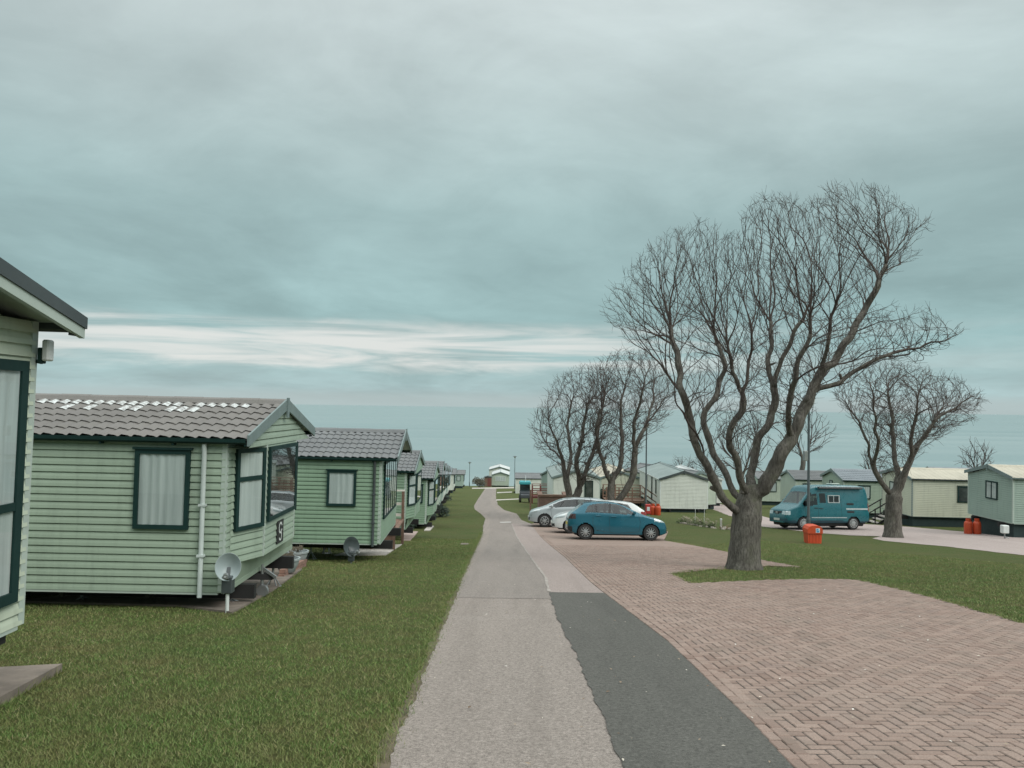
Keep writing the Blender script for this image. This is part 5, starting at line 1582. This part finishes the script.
# tow hitch under the second home's front
T = thing('tow_hitch', 'dark tow frame and jockey wheel under the front of the white flecked home', 'tow hitch', P(248, 597))
mb = MB(); mb.bar((-.75, .5, .38), (.35, .1, .30), .07, .09); mb.bar((-.75, -.25, .38), (.35, .1, .30), .07, .09); mb.build('frame', BLACKSTEEL, T)
mb = MB(); mb.tube([(.2, .05, .12), (.2, .05, .5)], .025, 8); mb.bar((.2, .05, .45), (.42, .05, .30), .04, .04); mb.build('jack', GALV, T)
mb = MB(); mb.lathe([(.03, -.03), (.09, -.03), (.10, 0), (.09, .03), (.03, .03)], 16, 'y', (.22, .02, .10)); mb.build('jockey_wheel', GALV, T, smooth=True)

# emblem plate on the second home's bay, wall light at the first home
T = C2
mb = MB(); sh_ = Vector((5, -1.75, .2))
ex = lambda x, y, z: Vector((x, y, z)) + sh_
y0_, z0_, xb = 1.55, .46, .27 + .017
mb.box(ex(xb, y0_, z0_), ex(xb + .02, y0_ + .34, z0_ + .36)); pl = mb.build('emblem_plate', BLACKPL, T)
mb = MB()
cy_, cz_ = y0_ + .17, z0_ + .18
def arcs(r0, a0, a1, w_, oy=0, oz=0):
    n = 16
    for i in range(n):
        a, b = R(a0 + (a1 - a0) * i / n), R(a0 + (a1 - a0) * (i + 1) / n)
        mb.quad(ex(xb + .022, cy_ + oy + math.cos(a) * r0, cz_ + oz + math.sin(a) * r0), ex(xb + .022, cy_ + oy + math.cos(a) * (r0 + w_), cz_ + oz + math.sin(a) * (r0 + w_)),
                ex(xb + .022, cy_ + oy + math.cos(b) * (r0 + w_), cz_ + oz + math.sin(b) * (r0 + w_)), ex(xb + .022, cy_ + oy + math.cos(b) * r0, cz_ + oz + math.sin(b) * r0))
arcs(.062, 20, 330, .032, 0, .06); arcs(.05, -160, 60, .030, 0, -.07)
mb.quad(ex(xb + .022, cy_ + .02, cz_ + .0), ex(xb + .022, cy_ + .09, cz_ + .0), ex(xb + .022, cy_ + .09, cz_ + .03), ex(xb + .022, cy_ + .02, cz_ + .03))
mb.build('emblem', WHITETRIM, pl)
p = AT(46, 349, 6.32)
T = thing('wall_light', 'white outdoor lamp on a dark bracket at the corner of the nearest home', 'wall light', p + Vector((0, 0, 0)))
mb = MB(); mb.box((-.012, -.045, -.10), (.045, .045, .075), .012); mb.build('lamp_body', plain('lamp_white', (.56, .58, .57), .4), T)
mb = MB(); mb.box((-.05, -.035, -.12), (-.014, .035, .01), .006); mb.bar((-.03, 0, -.11), (-.20, 0, -.075), .03, .03); mb.box((-.22, -.05, -.11), (-.19, .05, -.04)); mb.build('bracket', DKGRN, T)

# ------------------------------------------------------------------ decks, steps, walls
WOODW = plain('white_painted_wood', (.55, .53, .47), .7, var=.12, dirt=.4)
WOODB = plain('brown_wood', (.170, .105, .075), .85, var=.3, scale=6, dirt=.4)
WOODR = plain('red_brown_wood', (.150, .050, .042), .8, var=.25, scale=6, dirt=.3)
def deck(label, p, L_, Wd, h, rail, rz, mat, railmat, steps=0, cat='deck', name='wooden_deck'):
    T = thing(name, label, cat, p, rz)
    mb = MB(); n = int(L_ / .14)
    for i in range(n): mb.box((i * L_ / n, 0, h - .04), ((i + 1) * L_ / n - .012, Wd, h))
    mb.build('boards', mat, T)
    mb = MB(); mb.box((0, .02, h - .18), (L_, .06, h - .042)); mb.box((0, Wd - .06, h - .18), (L_, Wd - .02, h - .042)); mb.build('joist', mat, T)
    for x in [L_ * i / 3 + (.05 if i == 0 else -.05 if i == 3 else 0) for i in range(4)]:
        for y in (.05, Wd - .05):
            mb = MB(); mb.box((x - .045, y - .045, -1.0), (x + .045, y + .045, h + rail)); mb.build('post', mat, T)
    for y in (.05, Wd - .05):
        mb = MB()
        mb.box((0, y - .05, h + rail), (L_, y + .05, h + rail + .045)); mb.build('handrail', railmat, T)
        mb = MB(); mb.box((0, y - .018, h + rail * .5), (L_, y + .018, h + rail * .5 + .09)); mb.box((0, y - .018, h + .1), (L_, y + .018, h + .19)); mb.build('rail_board', railmat, T)
    if steps:
        mb = MB()
        for i in range(steps):
            z = h * (1 - (i + 1) / (steps + 1)); mb.box((-.28 * (i + 1), .1, z - .04), (-.28 * i + .02, Wd - .1, z))
        mb.build('steps', mat, T)
        for y in (.05, Wd - .05):
            mb = MB(); e = -.28 * steps
            mb.bar((0, y, h + rail), (e, y, rail), .05, .07); mb.bar((e, y, -.3), (e, y, rail), .07, .07, (1, 0, 0)); mb.bar((0, y, h - .1), (e, y, -.1), .04, .2); mb.bar((0, y, h + rail * .5), (e, y, rail * .5), .03, .08)
            mb.build('stair_rail', railmat, T)
    return T
deck('raised deck with a white rail on brown posts beyond the third green home', Vector((-5.6, 23.2, G(25.6))), 2.15, 3.2, .75, .95, R(3), WOODB, WOODW)
deck('brown wooden deck with stairs before the cream gabled home', Vector((10.2, 60.5, G(61))), 3.0, 2.2, 1.0, .95, R(180), WOODB, WOODB, 5)
deck('red brown wooden deck beside the turquoise topped vehicle', Vector((1.95, 70, G(71))), 2.4, 1.7, .75, .95, 0, WOODR, WOODR)
# steps of the cream home
T = thing('entrance_steps', 'dark handrail and pale steps at the end of the cream home', 'steps', Vector((22.55, 46.2, G(46.2))), R(180))
for i in range(3):
    mb = MB(); mb.box((.1 + .28 * i, -.5, .42 - .17 * i), (.42 + .28 * i, .5, .47 - .17 * i)); mb.build('tread', CONCL, T)
for y in (-.5, .5):
    mb = MB(); mb.bar((.15, y, .45), (1.0, y, -.1), .04, .14)
    for x, z in ((.2, .4), (.98, -.1)): mb.bar((x, y, z - .3), (x, y, z + .98), .05, .05, (1, 0, 0))
    mb.bar((.1, y, 1.42), (1.05, y, .86), .045, .06); mb.bar((.1, y, 1.0), (1.05, y, .45), .035, .05)
    mb.build('handrail', BLACKSTEEL, T)
T = thing('flue_box', 'small white flue outlet on a stalk at the corner of the right edge home', 'flue', Vector(((1002 - 512 + 2.3) * 35.2 / F, 35.2, G(35.2))))
mb = MB(); mb.box((-.15, -.12, .25), (.15, .12, .62), .03); mb.build('housing', WHITETRIM, T)
mb = MB(); mb.tube([(0, 0, -.1), (0, 0, .25)], .03, 8); mb.tube([(-.02, 0, .1), (.12, -.1, .05), (.1, -.1, -.05)], .02, 6); mb.build('stalk', GALV, T)

# brick bin store between the trees and the road
def brickmat():
    m, t = newmat('brick_wall_courses')
    b_ = t.n('ShaderNodeTexBrick'); t.set(b_.inputs['Vector'], t.map(t.coord(), (1, 1, 1), (R(90), 0, 0)))
    t.set(b_.inputs['Color1'], (.230, .135, .105)); t.set(b_.inputs['Color2'], (.180, .105, .085)); t.set(b_.inputs['Mortar'], (.22, .20, .175))
    b_.inputs['Scale'].default_value = 4.4; b_.inputs['Mortar Size'].default_value = .012
    t.pbr(t.mix(t.ramp(t.noise(t.coord(), 3, 5), [(.4, 0.0), (.75, .5)]), b_.outputs[0], (.10, .085, .07)), .9, 0, t.bump(b_.outputs[1], .3, .01))
    return m
BW = brickmat()
D = 49.0
T = thing('brick_enclosure', 'low brick wall with a flat brown coping in front of the pair of trees', 'wall', Vector(((553 - 512 + 1.6) * D / F, D, G(D))))
mb = MB(); mb.box((-.92, 0, -.3), (.92, .22, 1.22)); mb.box((-.92, .222, -.3), (-.70, 1.9, 1.22)); mb.box((.70, .222, -.3), (.92, 1.9, 1.22)); mb.build('wall', BW, T)
mb = MB(); mb.box((-.97, -.05, 1.22), (.97, .27, 1.36), .01); mb.box((-.97, .272, 1.22), (-.66, 1.95, 1.36), .01); mb.box((.66, .272, 1.22), (.97, 1.95, 1.36), .01); mb.build('coping', WOODB, T)
T = thing('marker_post', 'thin brown post at the lawn edge left of the brick wall', 'post', Vector(((530.5 - 512 + 1.6) * 52 / F, 52, G(52))))
mb = MB(); mb.box((-.05, -.05, -.2), (.05, .05, 1.55)); mb.build('shaft', WOODB, T); mb = MB(); mb.box((-.062, -.062, 1.55), (.062, .062, 1.6)); mb.build('cap', WOODB, T)

# turquoise topped vehicle on the far lawn
D = 73.0
T = thing('utility_buggy', 'small dark utility vehicle with a turquoise roof cover on the far lawn', 'utility vehicle', Vector(((525 - 512 + 1.5) * D / F, D, G(D))))
TURQ = plain('turquoise_cover', (.035, .270, .300), .6, var=.15)
mb = MB(); mb.box((-.5, -.1, .42), (.5, 1.7, 1.02), .06); mb.box((-.42, -.5, .42), (.42, -.1, .80), .06); mb.build('body', plain('dark_grey_body', (.075, .085, .095), .5), T)
mb = MB()
mb.box((-.47, 1.15, 1.0), (.47, 1.19, 1.7)); mb.build('cab_back', BLACKPL, T)
for x in (-.47, .47):
    mb = MB(); mb.bar((x, -.02, 1.0), (x * .92, .08, 1.72), .05, .05, (1, 0, 0)); mb.build('cab_post', BLACKPL, T)
mb = MB(); mb.prism([(-.56, 1.72), (.56, 1.72), (.56, 1.80), (.48, 1.92), (-.48, 1.92), (-.56, 1.80)], lambda p: (p[0], -.2, p[1]), lambda p: (p[0], 1.5, p[1])); mb.build('roof_cover', TURQ, T)
mb = MB(); mb.quad((-.44, -.04, 1.03), (.44, -.04, 1.03), (.42, .06, 1.70), (-.42, .06, 1.70)); mb.build('windscreen', CARGLASS, T)
for x in (-.45, .45):
    for y in (-.15, 1.3):
        mb = MB(); mb.lathe([(.12, -.11), (.24, -.11), (.28, -.07), (.28, .07), (.24, .11), (.12, .11), (0, .06), (0, -.06)], 18, 'x', (x, y, .28)); mb.build('wheel', RUBBER, T, smooth=True)
mb = MB(); mb.tube([(.05, .4, 1.9), (.05, .4, 2.5)], .03, 6); mb.build('mast', WHITETRIM, T)

# brown shed at the road end
T = thing('garden_shed', 'brown timber shed beside the small home at the end of the road', 'shed', Vector(((488 - 512 + 1.4) * 162 / F, 162, G(162))))
mb = MB()
for i in range(8): mb.box((-.75 + i * .19, 0, -.3), (-.75 + i * .19 + .18, 1.5, 1.95))
mb.build('wall', WOODB, T)
mb = MB(); mb.prism([(-.85, 1.95), (.85, 1.95), (.85, 2.02), (0, 2.25), (-.85, 2.02)], lambda p: (p[0], -.1, p[1]), lambda p: (p[0], 1.6, p[1])); mb.build('roof', DARKTRIM, T)
mb = MB(); mb.box((-.05, -.03, .1), (.6, -.002, 1.75)); mb.build('door', WOODR, T)

# flower bed, stakes, bushes
LEAF = plain('bed_leaves', (.060, .080, .030), .8, var=.5, scale=6, bump=0)
PALELEAF = plain('dead_flower_heads', (.30, .27, .20), .8, var=.3, scale=8, bump=0)
STONE = plain('edging_stone', (.30, .27, .23), .9, var=.3, scale=6)
def leafmass(mb, c, rx, ry, rz_, n, sz, r_):
    for _ in range(n):
        while True:
            q = Vector((r_.uniform(-1, 1), r_.uniform(-1, 1), r_.uniform(0, 1)))
            if q.length < 1: break
        p_ = Vector((c[0] + q.x * rx, c[1] + q.y * ry, c[2] + q.z * rz_))
        a = Vector((r_.gauss(0, 1), r_.gauss(0, 1), r_.gauss(0, 1))).normalized(); b_ = a.orthogonal().normalized()
        s_ = sz * r_.uniform(.5, 1.3)
        mb.add([p_ - a * s_, p_ + b_ * s_ * .45, p_ + a * s_, p_ - b_ * s_ * .45], [(0, 1, 2, 3)])
A_, B_ = P(680, 523), P(713, 528)
T = thing('flower_bed', 'small winter flower bed with pale seed heads in the middle lawn', 'flower bed', (A_ + B_) / 2)
r_ = random.Random(4); base_ = (A_ + B_) / 2
mb, m2, m3 = MB(), MB(), MB()
for i in range(16):
    q = A_.lerp(B_, i / 15) - base_
    leafmass(mb, (q.x + r_.uniform(-.1, .1), q.y + r_.uniform(-.25, .25), q.z), .22, .25, r_.uniform(.14, .34), 46, .07, r_)
    for _ in range(3):
        x, y, h_ = q.x + r_.uniform(-.2, .2), q.y + r_.uniform(-.2, .2), r_.uniform(.18, .42)
        m2.tube([(x, y, q.z), (x + .03, y, q.z + h_)], .008, 4); leafmass(m2, (x + .03, y, q.z + h_), .05, .05, .06, 7, .04, r_)
    m3.box((q.x - .10, q.y - .42 + r_.uniform(-.05, .05), q.z - .05), (q.x + .08, q.y - .30, q.z + r_.uniform(.06, .12)), .02)
mb.build('leaves', LEAF, T); m2.build('seed_heads', PALELEAF, T); m3.build('edging', STONE, T)
for px, h_, lb in ((695, 1.0, 'thin white stake at the left of the middle lawn flower bed'), (704, .9, 'thin white stake at the right of the middle lawn flower bed')):
    b = P(px, 524.5); mb = MB(); mb.tube([(0, 0, -.1), (.02, 0, h_)], .012, 6)
    o_ = mb.build('stake', WHITETRIM); o_.location = b; tag(o_, lb, 'stake')
b = P(721, 527)
T = thing('marker_peg', 'short pale wooden peg beside the big trunk', 'peg', b)
mb = MB(); mb.box((-.045, -.045, -.1), (.045, .045, .42)); mb.build('shaft', CONCL, T); mb = MB(); mb.box((-.05, -.05, .36), (.05, .05, .44), .012); mb.build('top', WHITETRIM, T)
T = thing('stone_heap', 'little heap of stones with dry plants beside the pale peg', 'stones', P(727, 529.5)); mb = MB()
for _ in range(14):
    x, y = r_.uniform(-.42, .42), r_.uniform(-.2, .2); s_ = r_.uniform(.06, .12); mb.box((x - s_, y - s_, -.04), (x + s_, y + s_, s_ * 1.1), s_ * .4)
mb.build('stones', STONE, T); mb = MB(); leafmass(mb, (0, 0, 0), .4, .25, .26, 90, .06, r_); mb.build('dry_plant', DRY, T)
def bush(label, p, rx, h_, mat, n, sz, seed):
    T = thing('bush', label, 'bush', p); q = random.Random(seed); mb = MB(); st = MB()
    for _ in range(9):
        c = (q.uniform(-.6, .6) * rx, q.uniform(-.5, .5) * rx, q.uniform(.0, .55) * h_)
        leafmass(mb, c, rx * .5, rx * .5, h_ * .5, n // 9, sz, q); st.tube([(0, 0, -.1), (c[0] * .6, c[1] * .6, c[2] * .6 + .1), (c[0], c[1], c[2] + h_ * .25)], [.03, .02, .01], 5)
    mb.build('foliage', mat, T); st.build('stem', BARK, T)
DKLEAF = plain('dark_leaves', (.022, .040, .026), .7, var=.5, scale=4, bump=0)
D = 61; bush('dark evergreen bush between the pair of trees and the wooden stairs', Vector(((604 - 512 + 1.5) * D / F, D, G(D))), .55, 1.7, DKLEAF, 1500, .09, 1)
D = 150; bush('leafless scrub beside the last home of the left row', Vector(((479 - 512 + 1.5) * D / F, D, G(D))), 1.6, 2.2, plain('scrub', (.085, .085, .060), .9, var=.4, bump=0), 900, .16, 2)
for px, py, rx, h_, sd, lb in ((411, 529, .50, .55, 5, 'dark low shrub by the fourth green home'), (445, 517, .55, .9, 6, 'dark shrub in front of the sixth home on the left'), (436, 521, .45, .6, 7, 'low shrub between the fifth and sixth homes'), (448, 503, .8, .9, 8, 'dark shrub before the white homes of the left row')):
    b = P(px, py); bush(lb, b + Vector((-.25, 0, 0)), rx, h_, DKLEAF, 800, .06, sd)
# ------------------------------------------------------------------ grass blades on the near lawns
gr = np.random.default_rng(9)
def road_left(y):
    pts = [L0] + list(roadL)
    for a, b in zip(pts, pts[1:]):
        if a.y <= y <= b.y: return a.x + (b.x - a.x) * (y - a.y) / (b.y - a.y)
    return -2
m, t = newmat('grass_blade')
p = t.pos(); isl = t.island()
k = t.ramp(isl, [(0, (.095, .172, .040)), (.40, (.130, .205, .052)), (.76, (.185, .208, .070)), (.93, (.265, .225, .110)), (1, (.34, .29, .18))])
k = t.mix(t.ramp(t.noise(p, 2.2, 6, .65), [(.42, 0.0), (.68, .75)]), k, (.205, .175, .078))
k = t.mix(t.ramp(t.noise(p, .35, 6, .6), [(.35, .35), (.65, 0.0)]), k, (.075, .145, .036))
n_ = t.pbr(k, .6, 0, None, .25)
BLADE = m
V, Fc = [], []
def blades(n, y0, y1, xfun, h0, h1, wd, power=1.0):
    y = y0 + (y1 - y0) * gr.random(n) ** power
    out = []
    for yy in y:
        a, b = xfun(yy)
        if b <= a: continue
        out.append((a + (b - a) * gr.random(), yy))
    return np.array(out)
def emit(pts, h0, h1, wd):
    n = len(pts); global V, Fc
    if not n: return
    z = np.array([G(y) for y in pts[:, 1]])
    ang = gr.random(n) * 6.283; h = h0 + (h1 - h0) * gr.random(n) ** 1.6; ln = gr.normal(0, .75, (n, 2)) * h[:, None]
    wv = wd * (.6 + .8 * gr.random(n))
    ca, sa = np.cos(ang) * wv / 2, np.sin(ang) * wv / 2
    a = np.stack([pts[:, 0] - ca, pts[:, 1] - sa, z - .004], 1); b = np.stack([pts[:, 0] + ca, pts[:, 1] + sa, z - .004], 1)
    c = np.stack([pts[:, 0] + ln[:, 0], pts[:, 1] + ln[:, 1], z + h], 1)
    V.append(np.stack([a, b, c], 1).reshape(-1, 3))
slab_p = [P(62, 672).xy, P(0, 707).xy, P(-120, 770).xy, P(-300, 770).xy, P(-60, 679).xy]
def left_x(y): return (-y * .70 - .3, road_left(y) - .10)
n_ = 300000
yy_ = 3.9 * (30.0 / 3.9) ** gr.random(n_)
pts = []
for y in yy_:
    a, b = max(-y * .70 - .3, -9.5 + .18 * max(0, y - 12)), road_left(y) - .05
    if b > a: pts.append((a + (b - a) * gr.random(), y))
pts = np.array([q for q in pts if not inside(slab_p, q[0], q[1])])
emit(pts, .012, .030, .0062 * (pts[:, 1] / 6) ** .55)
# right lawn edge and tree island
isl_poly = [q for q in edge_grass if 14 < q.y < 27][1:-3]
lawn = PX((1090, 646), (1024, 625), (975, 611), (930, 598), (885, 587), (856, 580.5), (820, 579.5), (760, 581), (690, 584), (672, 574.5), (690, 571.5), (725, 569), (765, 566.5), (803, 567.8), (767, 561), (729, 552), (700, 545), (760, 540), (1040, 566), (1090, 570))
x0_, x1_ = min(q.x for q in lawn), max(q.x for q in lawn); y0_, y1_ = min(q.y for q in lawn), max(q.y for q in lawn)
cand = np.stack([x0_ + (x1_ - x0_) * gr.random(330000), y0_ + (y1_ - y0_) * gr.random(330000) ** 1.7], 1)
cand = np.array([q for q in cand if abs(q[0]) < q[1] * .72 and inside(lawn, q[0], q[1])])
emit(cand, .014, .032, .011)
# taller tufts along edges
def edge_tufts(line, n, amp, h0, h1, wd):
    ps = []
    for a, b in zip(line, line[1:]):
        a, b = Vector(a[:2]), Vector(b[:2]); k = int(n * (b - a).length)
        if (a.y + b.y) / 2 > 30: continue
        for _ in range(k):
            q = a + (b - a) * gr.random(); ps.append((q.x + gr.normal(0, amp), q.y + gr.normal(0, amp)))
    if ps: emit(np.array(ps), h0, h1, wd)
edge_tufts([q + Vector((-.06, 0)) for q in roadL[:6]], 420, .05, .02, .06, .006)
edge_tufts(edge_grass[1:-4], 260, .03, .02, .075, .009)
edge_tufts(slab_p[:3], 260, .02, .03, .10, .006)
Vv = np.concatenate(V); n = len(Vv) // 3
me = bpy.data.meshes.new('grass'); me.vertices.add(len(Vv)); me.vertices.foreach_set('co', Vv.ravel())
me.loops.add(len(Vv)); me.loops.foreach_set('vertex_index', np.arange(len(Vv)))
me.polygons.add(n); me.polygons.foreach_set('loop_start', np.arange(0, len(Vv), 3)); me.polygons.foreach_set('loop_total', np.full(n, 3))
me.materials.append(BLADE); me.update(calc_edges=True)
o = bpy.data.objects.new('grass', me); COL.objects.link(o); tag(o, 'short uneven lawn grass covering the open ground', 'grass', kind='stuff')

# scattered leaves and grit on the drive and the paving
lt = np.random.default_rng(3); mb = MB()
for _ in range(420):
    y = 4 + 16 * lt.random() ** 1.6; x = -.9 + lt.random() * (7.5 + y * .3)
    if x < fL(y) + .1 or x > y * .68: continue
    if x > fK(y) and not inside(pave_poly, x, y): continue
    s_ = lt.uniform(.008, .024); a = lt.uniform(0, 6.28); z = G(y) + .030
    c_, q_ = math.cos(a) * s_, math.sin(a) * s_
    mb.add([(x - c_, y - q_, z), (x + q_ * .5, y - c_ * .5, z + .004), (x + c_, y + q_, z + .002), (x - q_ * .5, y + c_ * .5, z + .005)], [(0, 1, 2, 3)])
m, t = newmat('leaf_litter')
t.pbr(t.ramp(t.island(), [(0, (.12, .08, .05)), (.4, (.30, .24, .17)), (.7, (.50, .46, .38)), (1, (.60, .58, .54))]), .8)
tag(mb.build('leaf_litter', m), 'pale dead leaves and grit scattered over the drive and paving', 'leaf litter', kind='stuff')
